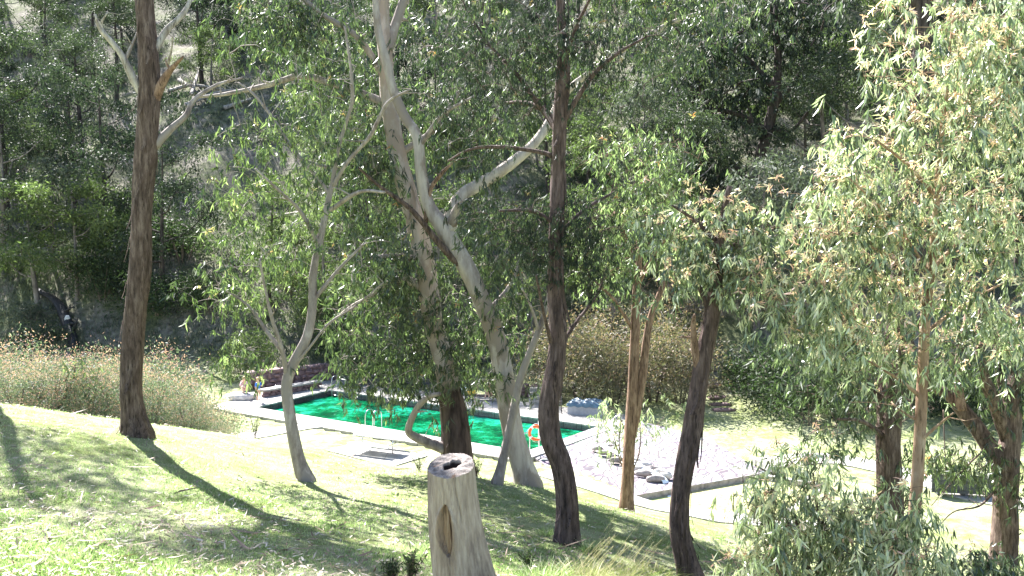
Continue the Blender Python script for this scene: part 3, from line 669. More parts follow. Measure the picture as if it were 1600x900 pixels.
# --- I: young gum with pale leaves and pink tips, filling the right side
I_ = traced_tree('young_gum_tree', 'leafy young gum with pink new tips on a thin tan trunk filling the right side', 'tree',
    [(1418,925,12),(1426,830,10.5),(1432,760,10),(1437,680,9.5),(1441,600,9),(1446,500,8),(1455,420,7),(1462,330,6),(1468,250,5),(1475,170,3.4),(1482,100,2.4),(1490,20,1.6)],
    [[(1457,420,4),(1480,395,3),(1500,375,2),(1530,340,1.4)], [(1447,480,4),(1410,420,3),(1350,380,2),(1290,360,1.4)], [(1464,310,3.5),(1420,260,2.6),(1370,220,1.6)], [(1468,260,3.4),(1510,200,2.4),(1560,150,1.6)],
     [(1440,620,3.5),(1400,590,2.4),(1350,560,1.5)], [(1453,430,3),(1400,350,2),(1330,280,1.4)], [(1460,340,3),(1520,300,2.4),(1580,270,1.5)], [(1445,520,3),(1500,480,2.4),(1570,440,1.4)], [(1437,690,2.6),(1470,660,2),(1490,645,1.2)], [(1438,660,2.4),(1405,640,1.8),(1392,628,1.2)]],
    9, M['bark_tan'], [(1480,60,90,60,44),(1560,60,60,60,30),(1530,180,80,70,48),(1430,150,55,50,22),(1400,250,62,50,30),(1320,270,58,45,28),(1300,350,72,46,38),(1390,360,70,50,36),(1500,320,80,60,42),(1570,340,45,80,32),(1270,430,76,38,38),(1370,460,75,40,36),(1500,450,70,50,28),(1570,500,40,50,20),(1250,500,44,30,18),(1310,530,55,30,22),(1420,540,50,30,14),(1510,-20,120,40,20),(1210,460,36,30,12),(1590,200,30,90,16)],
    M['leaf_young'], leaf=(.125,.021), per=36, rad=.24, tip=.75, nseg=18, rough=.03, r0=.007, tint0=.17, side=2, depth=1.1, mult=1.25)
# --- J: many-limbed trunk at the far right
J = traced_tree('spreading_tree', 'reddish-brown tree at the right edge splitting into several crooked limbs', 'tree',
    [(1570,885,20),(1571,820,19.5),(1572,760,19),(1574,720,18),(1580,670,15),(1581,620,14),(1594,560,12),(1612,500,10),(1640,420,7)],
    [D_([(1568,735,15),(1542,692,13),(1512,652,12),(1482,617,9.5),(1452,600,7),(1432,562,5),(1420,520,3)], 'bark_brown', .8), D_([(1576,690,11),(1553,628,10),(1536,582,8),(1530,520,6),(1540,440,4)], 'bark_brown', -.6),
     D_([(1503,642,7),(1497,600,6.5),(1499,550,6),(1510,490,4)], 'bark_orange', .3), [(1582,650,8),(1560,580,5),(1556,520,3)], D_([(1540,700,1.6),(1500,740,1),(1455,790,.7)], 'bark_brown', -.3), D_([(1560,760,2.4),(1530,790,1.6),(1490,800,1),(1460,830,.7)], 'bark_brown', -.6),
     D_([(1474,640,1),(1476,700,.8),(1478,750,.5)], 'bark_brown', -.2)],
    16, M['bark_brown'], [(1480,715,48,26,22),(1540,735,36,30,14),(1590,600,30,40,14),(1500,560,60,36,22),(1560,520,50,30,16),(1600,760,20,60,8),(1560,640,24,30,6)], M['leaf_gum'], leaf=(.16,.026), per=34, rad=.34, tip=.05, nseg=26, rough=.1)
# --- K: low gum regrowth in the bottom right corner
def shrub_traced(label, px, py, Y, blobs, leafm, name='gum_shrub', **kw):
    stems = []; q_ = 1 if Y < 10 else .35
    for b in blobs[:6]:
        stems.append([(px+random.uniform(-4, 4), py, 4*q_), ((px+b[0])/2+random.uniform(-20, 20), (py+b[1])/2+10, 2.8*q_), (b[0], b[1], 1.4*q_)])
    return traced_tree(name, label, 'shrub', [(px, py, 6*q_), ((px+blobs[0][0])/2+6, (py+blobs[0][1])/2, 4*q_), (blobs[0][0], blobs[0][1], 2*q_)], stems, Y, M['bark_brown'], blobs, leafm, nseg=10, **kw)
shrub_traced('pale leafy gum regrowth filling the bottom right corner beside the dark curving trunk', 1270, 960, 7.2,
    [(1240,800,70,36,34),(1310,850,80,40,40),(1200,860,50,36,22),(1190,780,40,26,12),(1350,800,60,30,22),(1270,740,50,24,12),(1230,720,36,14,7),(1400,860,70,36,28),(1250,880,80,26,26),(1420,790,30,20,7)], M['leaf_young'], leaf=(.11,.018), per=30, rad=.17, tip=.35, r0=.006, tint0=.22)
shrub_traced('olive gum sprouts with orange tips at the bottom edge beneath the spreading tree', 1540, 960, 7.8,
    [(1530,880,50,24,18),(1470,880,44,24,12),(1580,900,40,24,10)], M['leaf_young'], leaf=(.11,.018), per=28, rad=.16, tip=.25, r0=.006, tint0=.05)
shrub_traced('small pale sapling with feathery leaves on the paved apron beside the orange trunk', 985, 745, 24,
    [(970,655,38,22,12),(1000,645,30,20,8),(960,685,30,22,6)], M['leaf_young'], leaf=(.17,.028), per=34, rad=.36, tip=.06, r0=.009, tint0=.2, name='sapling')
shrub_traced('thin dark-stemmed sapling rising through the pink heath at far left', 92, 640, 19,
    [(118,570,16,10,3),(104,592,14,8,2),(132,590,12,8,2)], M['leaf_lime'], leaf=(.14,.024), per=36, rad=.28, tip=.02, r0=.01, name='sapling')

# ------------------------------------------------------------------ generic far trees and bushes (local coordinates, base at the origin)
def far_tree(name, h, crown_r, leafm, barkm, clumps=34, per=110, bole=.4, lean=.06, leaf=(.34, .1), thin=1.0, label='', cat='tree', group=None):
    e = empty(name, (0, 0, 0), label, cat, group)
    zz = np.linspace(0, 1, 9); ph = random.random()*6
    path = np.c_[np.sin(zz*3+ph)*lean*h*.35+zz*lean*h*math.cos(ph)-math.sin(ph)*lean*h*.35, np.cos(zz*2.6+ph)*lean*h*.3-math.cos(ph)*lean*h*.3, zz*h]
    r = .022*h*(1-zz*.85)*thin; path[0, 2] = -.6
    mb = MB(); sp = smooth_path(np.c_[path, r], .6); mb.tube(sp[:, :3], sp[:, 3], 10, True, .08); mb.build('trunk', barkm, e)
    nodes = [p for p in sp[int(len(sp)*bole):, :3]]; cl = []
    nl = 7; heads = []
    br = MB()
    for i in range(nl):
        t = bole+(1-bole)*(i+.5)/nl*.9; k = int(t*(len(sp)-1)); a = sp[k, :3]; an = i*2.4+ph; rr = crown_r*(.55+.6*random.random())*(1-.5*max(0, t-.6))
        end = a+np.array([math.cos(an)*rr, math.sin(an)*rr, h*.1+random.random()*h*.12]); mid = (a+end)/2+np.array([0, 0, -.04*h])
        s = smooth_path(np.array([[*a, sp[k, 3]*.55], [*mid, sp[k, 3]*.35], [*end, .03]]), .5); br.tube(s[:, :3], s[:, 3], 6, False, .05)
        nodes += [p for p in s[:, :3]]; heads.append(end)
    br.build('limb', barkm, e)
    heads.append(sp[-1, :3])
    for i in range(clumps):
        hd = heads[i % len(heads)]; v = rng.normal(size=3)*np.array([1, 1, .55])*crown_r*.3; cl.append(hd+v)
    cl = np.array(cl)
    tw = MB(); grow_twigs(tw, nodes, cl, .05, rmin=.012, n=3); tw.build('twigs', barkm, e)
    make_leaf_obj('crown', cl, e, (0, 0, 0), leafm, int(per*1.5), leaf[0], leaf[1], droop=.7, rad=crown_r*.27, tip=0, six=False, spread=.8, flat=.6)
    return e
def far_bush(name, h, r, leafm, barkm, label='', group=None, n=26, per=90, leaf=(.2, .06), tip=0, cat='shrub', ztip=.35, droop=.1):
    e = empty(name, (0, 0, 0), label, cat, group); cl = []
    for i in range(n):
        a = rng.random()*6.28; q = math.sqrt(rng.random())*r; z = h*(.25+.75*rng.random())*(1-.35*(q/r)**2); cl.append([math.cos(a)*q, math.sin(a)*q, z])
    cl = np.array(cl); st = MB()
    nodes = []
    for i in range(6):
        a = i*1.05+rng.random(); s = smooth_path(np.array([[0.1*math.cos(a), .1*math.sin(a), -.2], [math.cos(a)*r*.25, math.sin(a)*r*.25, h*.35], [math.cos(a)*r*.5, math.sin(a)*r*.5, h*.7]]), .2)
        st.tube(s, np.linspace(.03, .01, len(s)), 5, False); nodes += [p for p in s]
    grow_twigs(st, nodes, cl, .02, rmin=.004, n=3); st.build('stems', barkm, e)
    make_leaf_obj('foliage', cl, e, (0, 0, 0), leafm, per, leaf[0], leaf[1], droop=droop, rad=r*.36, tip=tip, six=False, spread=.9, ztip=ztip, flat=.8)
    return e
used = {}
def place(key, proto, loc, rz, s, label, group=None):
    o = proto if not used.get(key) else copy_tree(proto)
    used[key] = True
    o.location = tuple(loc); o.rotation_euler = (0, 0, rz); o.scale = (s*random.uniform(.9, 1.1), s*random.uniform(.9, 1.1), s*random.uniform(.92, 1.12)); o['label'] = label
    if group: o['group'] = group
    elif 'group' in o: del o['group']
    return o
# heath along the crest at left
ORD = ['first','second','third','fourth','fifth','sixth','seventh','eighth','ninth','tenth','eleventh','twelfth','13th','14th','15th','16th','17th','18th','19th','20th']
heath = [far_bush('heath_shrub', 2.3, 1.25, M['leaf_heath'], M['twig'], n=46, per=190, leaf=(.085, .026), tip=.22, ztip=.1, droop=-.3) for _ in range(4)]
k = 0
for row, (Yr, px0, px1, stp) in enumerate([(19.5, -30, 395, 52), (22.0, -60, 380, 48), (25.0, -90, 400, 50)]):
    for px in np.arange(px0, px1-50, stp):
        yy = Yr+random.uniform(-.5, .5)+(.8 if px > 300 else 0); x = (px+random.uniform(-8, 8)-800)/F*yy; z = float(ground_z(x, yy))
        # top of heath runs from y=550 at the left to about y=640 at px 390
        top = 548+max(0, px-215)*.8+random.uniform(-6, 12); zt = -yy*math.tan(math.atan((top-450)/F)+PITCH)
        s = max(.3, min(1.9, (zt-z)/2.4)); s = s*(.93 if row == 0 else 1)
        place(('h', k % 4), heath[k % 4], (x, yy, z-.05), random.random()*6, s, 'pinkish heath shrub, %s row of thicket beyond left lawn, %s from left' % (('front','middle','back')[row], ORD[int((px-px0)//stp)]), 'heath shrubs along the crest of the lawn'); k += 1
# bushes round the pool and lawn
bush_g = [far_bush('green_bush', 2.0, 1.5, M['leaf_bush'], M['twig'], n=34, per=110, leaf=(.16, .05)) for _ in range(3)]
bush_r = [far_bush('rust_bush', 3.0, 1.7, M['leaf_rust'], M['bark_far_dark'], n=46, per=130, leaf=(.15, .045), tip=.12, ztip=.1) for _ in range(3)]
bush_l = [far_bush('lime_bush', 2.4, 1.7, M['leaf_far_lime'], M['twig'], n=34, per=110, leaf=(.2, .06)) for _ in range(3)]
def at_deck(px, py, z=-10.0): return G(px, py, z)
BL = [('r',905,628,1.7,'rust-brown feathery bush just behind the grey box'), ('r',880,612,1.5,'rusty bush left of the grey box behind the dark stringybark'), ('r',960,632,1.2,'low dull brown bush between the grey box and the orange trunk'),
      ('r',1020,628,1.5,'wide brown bush behind the orange trunk'), ('r',1062,630,1.5,'brown bush left of the dark curving trunk'), ('r',1040,600,1.7,'taller brown bush further back behind the orange trunk'),
      ('r',1165,600,1.6,'olive and rust bush just right of the earth steps'), ('g',1215,640,1.7,'dark green bush at the edge of the far right lawn'), ('g',1175,622,1.1,'small green bush at the right side of the earth steps'),
      ('g',1265,655,1.6,'dark green bush behind the gum foliage on the far lawn'), ('l',1080,600,.9,'small light green bush left of the earth steps'), ('g',575,596,1.5,'dark shaded bush behind the far corner of the pool'),
      ('g',640,600,1.6,'dark shaded bush behind the long far side of the pool'), ('g',540,585,1.3,'dark bush beside the far pool ladder'), ('l',500,575,1.3,'pale green bush above the dry stone wall'), ('l',380,590,1.2,'leafy light bush above the left end of the stone wall'),
      ('g',330,560,1.5,'bright green bush on the creek bank left of the stone wall'), ('g',250,560,1.9,'dark bush on the creek bank behind the tall brown trunk'), ('g',165,556,1.8,'dark bush on the creek bank just left of the tall brown trunk'), ('g',205,540,2.2,'tall dark thicket bush directly behind the tall brown trunk'), ('g',290,545,2.3,'large dark bush on the creek bank right of the tall brown trunk'), ('l',1460,640,1.3,'light green bush behind the limbs of the spreading tree'), ('g',1520,655,1.6,'green bush behind the spreading tree'),
      ('r',1350,640,1.6,'rusty bush behind the leafy young gum'), ('g',700,590,1.4,'shaded bush behind the big pale gum'), ('l',455,560,1.6,'tall lime bush behind the slender grey gum'), ('r',940,600,1.7,'feathery rust bush on the bank above the grey box'),('l',1590,640,1.5,'pale bush at the right edge of the far lawn')]
for i, (t, px, py, s, lb) in enumerate(BL):
    pr = {'r': bush_r, 'g': bush_g, 'l': bush_l}[t]; p = at_deck(px, py); z = float(ground_z(p[0], p[1])); place((t, i % 3), pr[i % 3], (p[0], p[1], z-.05), random.random()*6, s, lb)
# far hillside forest
VAR = [('tall_gum', dict(h=14, crown_r=3.6, leafm=M['leaf_far'], barkm=M['bark_far'], clumps=40, per=110, bole=.42)),
       ('tall_gum', dict(h=16, crown_r=3.4, leafm=M['leaf_far'], barkm=M['bark_far_dark'], clumps=36, per=110, bole=.5)),
       ('lime_gum', dict(h=9, crown_r=3.4, leafm=M['leaf_far_lime'], barkm=M['bark_far'], clumps=42, per=110, bole=.25)),
       ('grey_gum', dict(h=10, crown_r=3.2, leafm=M['leaf_far_grey'], barkm=M['bark_far'], clumps=36, per=90, bole=.3)),
       ('dark_gum', dict(h=12, crown_r=3.8, leafm=M['leaf_dark'], barkm=M['bark_far_dark'], clumps=46, per=110, bole=.3)),
       ('lime_gum', dict(h=11, crown_r=3.0, leafm=M['leaf_far_lime'], barkm=M['bark_far_dark'], clumps=34, per=110, bole=.35)),
       ('grey_gum', dict(h=7, crown_r=2.6, leafm=M['leaf_far_grey'], barkm=M['bark_far'], clumps=30, per=90, bole=.2)),
       ('dark_gum', dict(h=9, crown_r=3.2, leafm=M['leaf_dark'], barkm=M['bark_far_dark'], clumps=42, per=110, bole=.2))]
protos = [far_tree(n_, **kw) for n_, kw in VAR]; HV = [kw['h'] for _, kw in VAR]
KIND = ['tall grey-green gum', 'tall dark-trunked gum', 'lime-green gum', 'grey-leaved gum', 'dark-crowned gum', 'yellow-green gum', 'low grey gum', 'low dark gum']
def put_far(v, px, py, s, label, group=None):
    p = hit(px, py, 48); place(('t', v), protos[v], (p[0], p[1], p[2]-.1), random.random()*6, s, label, group)
HAND = [(1,350,55,1.2,'tall gum at the top of the grassy clearing'),
        (2,60,480,1.1,'bright leafy gum at the left edge above the burnt log'), (2,120,470,.9,'lime crown left of the tall brown trunk'), (4,255,470,.9,'dense dark gum behind the tall brown trunk'), (4,170,400,1.1,'dark gum in the shaded hollow left of the tall brown trunk'),
        (5,420,500,.9,'light green gum on the bank above the stone wall'), (2,500,520,1.0,'bushy lime gum behind the slender grey gum'), (5,570,490,1.0,'yellow-green gum between the slender and the big pale gum'), 
        (2,960,500,.9,'bright gum on the bank behind the orange trunk'), (5,1060,520,.9,'pale gum on the bank behind the dark curving trunk'), (3,1180,520,1.0,'grey gum behind the earth steps'), (2,830,520,.9,'lime gum behind the thin grey sapling'), (2,680,500,1.0,'lime gum behind the big pale gum'),
        (3,1290,500,1.0,'grey gum behind the left part of the young gum'), (6,20,330,1.1,'twiggy grey gum at the left edge of the far slope'), (2,330,150,.9,'lime gum above the fallen grey logs'), (3,100,250,1.1,'grey gum with a flowering look near the upper left')]
for a in HAND: put_far(*a)
def far_traced(name, label, trunk, limbs, barkm, blobs, leafm, leaf=(.42,.11), per=70, rad=1.3, **kw):
    d = hit(trunk[0][0], trunk[0][1], 50)[1]
    return traced_tree(name, label, 'tree', trunk, limbs, d, barkm, blobs, leafm, leaf=leaf, per=per, rad=rad, tip=.02, nseg=14, r0=.09, side=0, **kw)
far_traced('drooping_gum', 'dark gum with drooping crown and leaning trunk on the far slope, top right of centre',
    [(1160,322,9),(1180,270,9),(1198,210,9),(1211,150,8),(1216,90,6),(1212,30,4),(1215,-30,3)], [[(1200,205,6),(1155,180,4),(1115,170,3),(1080,160,2)], [(1208,165,6),(1240,130,4),(1265,90,3)], [(1205,200,5),(1235,205,3),(1262,175,2)], [(1212,140,5),(1170,95,4),(1120,60,3),(1080,40,2)], [(1172,290,4),(1140,250,3),(1105,235,2)]],
    M['bark_far_dark'], [(1180,70,75,50,34),(1110,70,60,60,28),(1100,150,50,50,20),(1110,230,55,50,24),(1250,50,50,60,20),(1200,0,110,40,26),(1060,260,35,50,12),(1150,150,50,40,14),(1105,290,40,26,8)], M['leaf_dark'])
far_traced('pale_trunk_gum', 'pale-trunked gum high on the far slope just right of the dark drooping gum',
    [(1266,196,7),(1268,150,7),(1275,100,6),(1282,50,5),(1290,0,4),(1296,-50,3)], [[(1272,110,4),(1295,85,3),(1310,70,2)], [(1280,60,4),(1260,20,3),(1250,-20,2)]], M['bark_far'], [(1285,10,40,40,14),(1310,60,26,24,7),(1300,-50,60,40,16)], M['leaf_far'], leaf=(.45,.12), rad=1.4)
far_traced('stout_gum', 'stout dark trunk at the top edge above the young gum on the right',
    [(1428,470,17),(1432,300,17),(1437,150,17),(1441,60,17),(1443,-20,15),(1446,-140,11)], [[(1441,20,8),(1400,-40,6),(1360,-80,3)], [(1443,0,7),(1490,-60,5),(1530,-100,3)]], M['bark_far_dark'], [(1440,-110,140,40,40)], M['leaf_far'])
far_traced('pale_trunk_gum', 'pale straight trunk at the top edge right of the tall brown trunk',
    [(352,60,7),(353,20,7),(354,-30,6),(356,-90,4)], [[(353,-20,4),(330,-60,3)], [(354,-30,4),(380,-70,3)]], M['bark_far'], [(355,-80,70,40,16)], M['leaf_far'], leaf=(.45,.12), rad=1.5)
zone = lambda px, py: ('upper ' if py < 200 else 'middle ' if py < 380 else 'lower ')+('left' if px < 430 else 'centre-left' if px < 750 else 'centre-right' if px < 1100 else 'right')
NAMED = []; placed = []; cnt = 0; tries = 0
while cnt < 175 and tries < 9000:
    tries += 1
    px = random.uniform(-120, 1720); py = random.uniform(-230, 500); p = hit(px, py, 50)
    if p[1] < 58 or p[1] > 170: continue
    if any(math.hypot(p[0]-q[0], p[1]-q[1]) < (5.2 if p[1] < 95 else 7.5) for q in placed): continue
    left = px < 430
    if left and random.random() < .4: continue
    v = random.choices(range(8), weights=[2, 3, 1.2, 2, 3.5, .8, 1.5, 2] if left else [2, 1.2, 3, 2.5, .8, 2.5, 2.5, .8])[0]
    s = random.uniform(.8, 1.2); hp = HV[v]*s*F/p[1]; wp = 4.3*s*F/p[1]
    # keep the grassy clearing open to view
    if px+wp > 240 and px-wp*.8 < 450 and py > 150 and py-hp < 435: continue
    if px+wp*.5 > 690 and px-wp*.5 < 790 and py > 340 and py-hp < 440: continue
    if px+wp*.6 > 1140 and px-wp*.6 < 1245 and py > 322 and py-hp < 310: continue
    placed.append(p); cnt += 1
    o = place(('t', v), protos[v], (p[0], p[1], p[2]-.1), random.random()*6, s, 'x'); NAMED.append((KIND[v], px, py-hp*.5, o, 'trees'))
us_ = [far_bush('hillside_shrub', 1.3, 1.2, M['leaf_far_grey'], M['twig'], n=18, per=60, leaf=(.22, .07)), far_bush('hillside_shrub', 1.5, 1.3, M['leaf_far'], M['twig'], n=18, per=60, leaf=(.22, .07))]
for i in range(110):
    px = random.uniform(-20, 1620); py = random.uniform(20, 540); p = hit(px, py, 50)
    if p[1] < 57: continue
    if 255 < px < 405 and 190 < py < 420 and random.random() < .75: continue
    o = place(('u', i % 2), us_[i % 2], (p[0], p[1], p[2]-.05), random.random()*6, random.uniform(.6, 1.3), 'x'); NAMED.append((('grey', 'green')[i % 2]+' shrub', px, py, o, ''))
COLS = [(190, 'left of tall brown trunk'), (440, 'right of tall brown trunk'), (600, 'behind slender grey gum'), (780, 'behind big pale gum'), (1000, 'behind dark stringybark'), (1230, 'behind dark curving trunk'), (1400, 'left of young gum'), (9999, 'behind young gum')]
buck = {}
for kd, px, py, o, x in NAMED:
    c = next(t for lim, t in COLS if px < lim); tier = 'high' if py < 60 else 'halfway up' if py < 230 else 'low'
    buck.setdefault((kd, tier, c), []).append((px, o))
for (kd, tier, c), L_ in buck.items():
    L_.sort(key=lambda q: q[0])
    for i, (px, o) in enumerate(L_):
        o['label'] = '%s %s on far slope %s%s' % (kd, tier, c, '' if len(L_) == 1 else ', '+ORD[i]+' from left'); o['group'] = '%ss on the far slope' % kd
# tussocks over the far hillside: too many to count
n = 48000
tx = rng.uniform(-60, 75, n); ty = 56+rng.random(n)**1.3*70; keep = vnoise(tx, ty, 5, 8) > .33; tx, ty = tx[keep], ty[keep]; y0_ = 55-8*S((tx-6)/9)+4*S((-tx-10)/15); k2 = ty > y0_+1; tx, ty = tx[k2], ty[k2]
tz = ground_z(tx, ty); m_ = 5; pos = np.repeat(np.c_[tx, ty, tz], m_, 0)+rng.normal(size=(len(tx)*m_, 3))*np.array([.16, .16, .02])
V, idx, cnt_, tt = leaves(pos, rnd_dirs(len(pos), (0, 0, 1), .5), .28+.4*rng.random(len(pos)), .05+.05*rng.random(len(pos)), np.repeat(rng.random(len(tx))*.6, m_)+.4*rng.random(len(pos)), False)
tag(mesh_obj('hillside_tussocks', V, (idx, cnt_), M['leaf_far_grey'], smooth=False, attrs={'tint': tt}), 'grey-green tussock grass covering the open parts of the far hillside', 'grass', kind='stuff')

# ------------------------------------------------------------------ near lawn: blades and litter
n = 330000
yy = 5/(1-rng.random(n)*.78); xx = (rng.random(n)*2-1)*(yy*.68+.6); ok = (yy < 20); xx, yy = xx[ok], yy[ok]
den = vnoise(xx, yy, .6, 11)*.6+vnoise(xx, yy, 2.2, 12)*.6; ok = rng.random(len(xx)) < np.clip((den-.22)*1.9, .12, 1); xx, yy, den = xx[ok], yy[ok], den[ok]
zz = ground_z(xx, yy); ln = (.02+.032*rng.random(len(xx)))*(.8+den*.5)
V, idx, cnt_, tt = leaves(np.c_[xx, yy, zz-.004], rnd_dirs(len(xx), (0, 0, .8), .5), ln, .004+.005*rng.random(len(xx)), np.clip(rng.random(len(xx))*.8+(.85-den)*.5, 0, 1), False)
tag(mesh_obj('lawn_grass', V, (idx, cnt_), M['grass'], smooth=False, attrs={'tint': tt}), 'short sunlit lawn grass over the near slope', 'grass', kind='stuff')
n = 24000
yy = 5/(1-rng.random(n)*.76); xx = (rng.random(n)*2-1)*(yy*.66+.6); den = vnoise(xx, yy, 1.4, 21); ok = rng.random(n) < .15+den; xx, yy = xx[ok], yy[ok]; zz = ground_z(xx, yy)
d = rng.normal(size=(len(xx), 3)); d[:, 2] *= .18; up_ = rng.normal(size=(len(xx), 3))*.35+np.array([0, 0, 1])
ll = .035+.07*rng.random(len(xx)); lw = .008+.012*rng.random(len(xx)); strip = rng.random(len(xx)) < .03; ll[strip] = .15+.3*rng.random(strip.sum()); lw[strip] = .012+.02*rng.random(strip.sum()); d[strip, 2] *= .2
lt = rng.random(len(xx)); lt[strip] *= .55
V, idx, cnt_, tt = leaves(np.c_[xx, yy, zz+.022+rng.random(len(xx))*.015], d, ll, lw, lt, True, nrm=up_, curl=.2)
tag(mesh_obj('leaf_litter', V, (idx, cnt_), M['litter'], smooth=False, attrs={'tint': tt}), 'fallen dry gum leaves and bark bits scattered over the lawn', 'leaf litter', kind='stuff')

# ------------------------------------------------------------------ the sawn stump
def stump():
    top = P(705, 727, 6.5); bot = P(737, 935, 6.5); bot[2] = float(ground_z(bot[0], bot[1]))-.05
    e = empty('tree_stump', bot+[0, 0, .05], 'waist-high bleached sawn stump with a hollow top and an eye-shaped scar, front centre', 'stump')
    na, nh = 200, 170; ang = np.linspace(0, 2*math.pi, na, endpoint=False)   # angle 0 = +x, -pi/2 = towards camera
    tiltx, tilty = .05, -.30   # the cut slopes down towards the camera
    V = []; SC = []
    for i in range(nh):
        t = i/(nh-1)
        c = bot*(1-t)+top*t + np.array([-.035*math.sin(math.pi*t), 0, 0])
        r = .262*(1-t)**1.25+.178*(1-(1-t)**1.25)
        rr = r*(1+.03*np.sin(ang*2+1)+.022*np.sin(ang*5+2+t*1.5)+.012*np.sin(ang*11+t*2)+.03*(1-t)*np.sin(ang*7+.5)) + .0022*np.sin(ang*37+t*6+np.sin(t*20))+.0015*np.sin(ang*61-t*3)
        zt = c[2]; xs = np.cos(ang)*rr; ys = np.sin(ang)*rr
        a = (ang+math.pi) % (2*math.pi)-math.pi
        # eye-shaped scar (healed branch wound), left of centre
        da = (a-(-1.86)-.05*math.sin(t*9))/(.36+.06*math.sin(t*7)); dt = (t-.62)/.19; q = np.sqrt(da*da+dt*dt*(1+.0*dt)); e_ = np.abs(da)/(np.maximum(1e-3, np.sqrt(np.clip(1-dt*dt, 0, 1))**1.4)) if abs(dt) < 1 else np.full(na, 9.)
        e_ = np.minimum(e_, 9)
        inn = np.clip(1.0-e_, 0, 1); groove = np.where(e_ < 1, -.062*S((1-e_)/.22)+.028*S((.78-e_)/.3)*(1+.25*np.sin(a*60)), 0); lip = .022*np.exp(-((e_-1.15)/.28)**2)*(abs(dt) < 1.0)*(1-abs(dt)**3)
        # drying crack on the right
        ca = -1.33+.24*(1-t)*1.5+.03*math.sin(t*19); crack = -.02*np.exp(-((a-ca)/.016)**2)*(t > .62)*S((t-.62)/.1)
        ca2 = -1.88; crack2 = -.012*np.exp(-((a-ca2-.02*math.sin(t*30))/.02)**2)*(t > .8)
        rr = rr+groove+lip+crack+crack2
        x, y = np.cos(ang)*rr, np.sin(ang)*rr
        z = zt+(tiltx*x-tilty*y)*S((t-.55)/.45)
        V.append(np.c_[c[0]+x, c[1]+y, z]); SC.append(np.where(e_ < 1.2, 1., 0)*np.clip(1.3-e_, 0, 1)**.5*.7)
    V = np.vstack(V); SC = np.concatenate(SC)
    Fc = [(i*na+j, i*na+(j+1) % na, (i+1)*na+(j+1) % na, (i+1)*na+j) for i in range(nh-1) for j in range(na)]
    m, n, b, L = mat('bleached_wood')
    v = coords(n, L, (1, 1, .1)); f = noise(n, L, v, 26, 8, .7); v2 = coords(n, L, (1, 1, .3)); f2 = noise(n, L, v2, 5, 6, .65)
    c = ramp(n, f, [(.3, (.16,.115,.085)), (.5, (.35,.28,.225)), (.68, (.52,.44,.37))], L).outputs[0]
    k = ramp(n, f2, [(.5, (0,0,0)), (.66, (1,1,1))], L).outputs[0]; c = mixc(n, L, k, c, (.1,.06,.045))
    c = mixc(n, L, .2, c, (.4,.36,.34))
    at = N(n, 'ShaderNodeAttribute', attribute_name='scar'); c2 = ramp(n, f, [(.35, (.09,.05,.03)), (.5, (.3,.19,.11)), (.65, (.4,.29,.2))], L).outputs[0]
    L.new(mixc(n, L, at.outputs['Fac'], c, c2), b.inputs['Base Color']); b.inputs['Roughness'].default_value = .85; b.inputs['Specular IOR Level'].default_value = .2; bump(n, L, f, b, .012, 1)
    mesh_obj('trunk', V, Fc, m, e, attrs={'scar': SC}, origin=bot+[0, 0, .05])
    # the cut top: rings running in to a hollow, then the hollow's wall
    rim = V[-na:]; cc = rim.mean(0); hc = cc+np.array([.005, .012, 0]); rows = [rim]
    hr = .058*(1+.25*np.sin(ang*2+.6)+.12*np.sin(ang*5)); hole = np.c_[hc[0]+np.cos(ang)*hr*1.05, hc[1]+np.sin(ang)*hr*1.1, np.zeros(na)]
    hole[:, 2] = cc[2]+tiltx*(hole[:, 0]-cc[0])-tilty*(hole[:, 1]-cc[1])
    for t in np.linspace(0, 1, 14)[1:]:
        rw = rim*(1-t)+hole*t; rw[:, 2] += .006*np.sin(ang*9+t*7)*math.sin(math.pi*t)+(.012*math.sin(math.pi*t)*np.sin(ang+2)); 
        if t == 1: rw[:, 2] -= .012
        rows.append(rw)
    for t in (.03, .1, .2, .32):
        rw = hole.copy(); rw[:, :2] = hc[:2]+(rw[:, :2]-hc[:2])*(1-t*1.2); rw[:, 2] -= t; rows.append(rw)
    W = np.vstack(rows); nr = len(rows)
    Fc = [(i*na+j, i*na+(j+1) % na, (i+1)*na+(j+1) % na, (i+1)*na+j) for i in range(nr-1) for j in range(na)]+[tuple((nr-1)*na+j for j in range(na))]
    m2, n, b, L = mat('sawn_end'); v = coords(n, L, (1, 1, 1)); f = noise(n, L, v, 30, 7, .75); f2 = noise(n, L, v, 9, 4, .6)
    c = ramp(n, f, [(.32, (.1,.08,.07)), (.5, (.26,.22,.2)), (.68, (.45,.4,.37))], L).outputs[0]; k = ramp(n, f2, [(.62, (0,0,0)), (.7, (1,1,1))], L).outputs[0]
    rg = N(n, 'ShaderNodeAttribute', attribute_name='ring'); ra = N(n, 'ShaderNodeMath', operation='MULTIPLY_ADD'); L.new(f2, ra.inputs[0]); ra.inputs[1].default_value = 3.0; L.new(rg.outputs['Fac'], ra.inputs[2])
    rs = N(n, 'ShaderNodeMath', operation='MULTIPLY'); L.new(ra.outputs[0], rs.inputs[0]); rs.inputs[1].default_value = 9.0; rw_ = N(n, 'ShaderNodeMath', operation='SINE'); L.new(rs.outputs[0], rw_.inputs[0])
    c = mixc(n, L, ramp(n, rw_.outputs[0], [(.1, (0,0,0)), (1, (.55,.55,.55))], L).outputs[0], c, (.13,.1,.08))
    dk = N(n, 'ShaderNodeAttribute', attribute_name='hollow_wall'); c = mixc(n, L, k, c, (.2,.11,.06)); c = mixc(n, L, dk.outputs['Fac'], c, (.02,.012,.01))
    L.new(c, b.inputs['Base Color']); b.inputs['Roughness'].default_value = .9; bump(n, L, f, b, .02, 1)
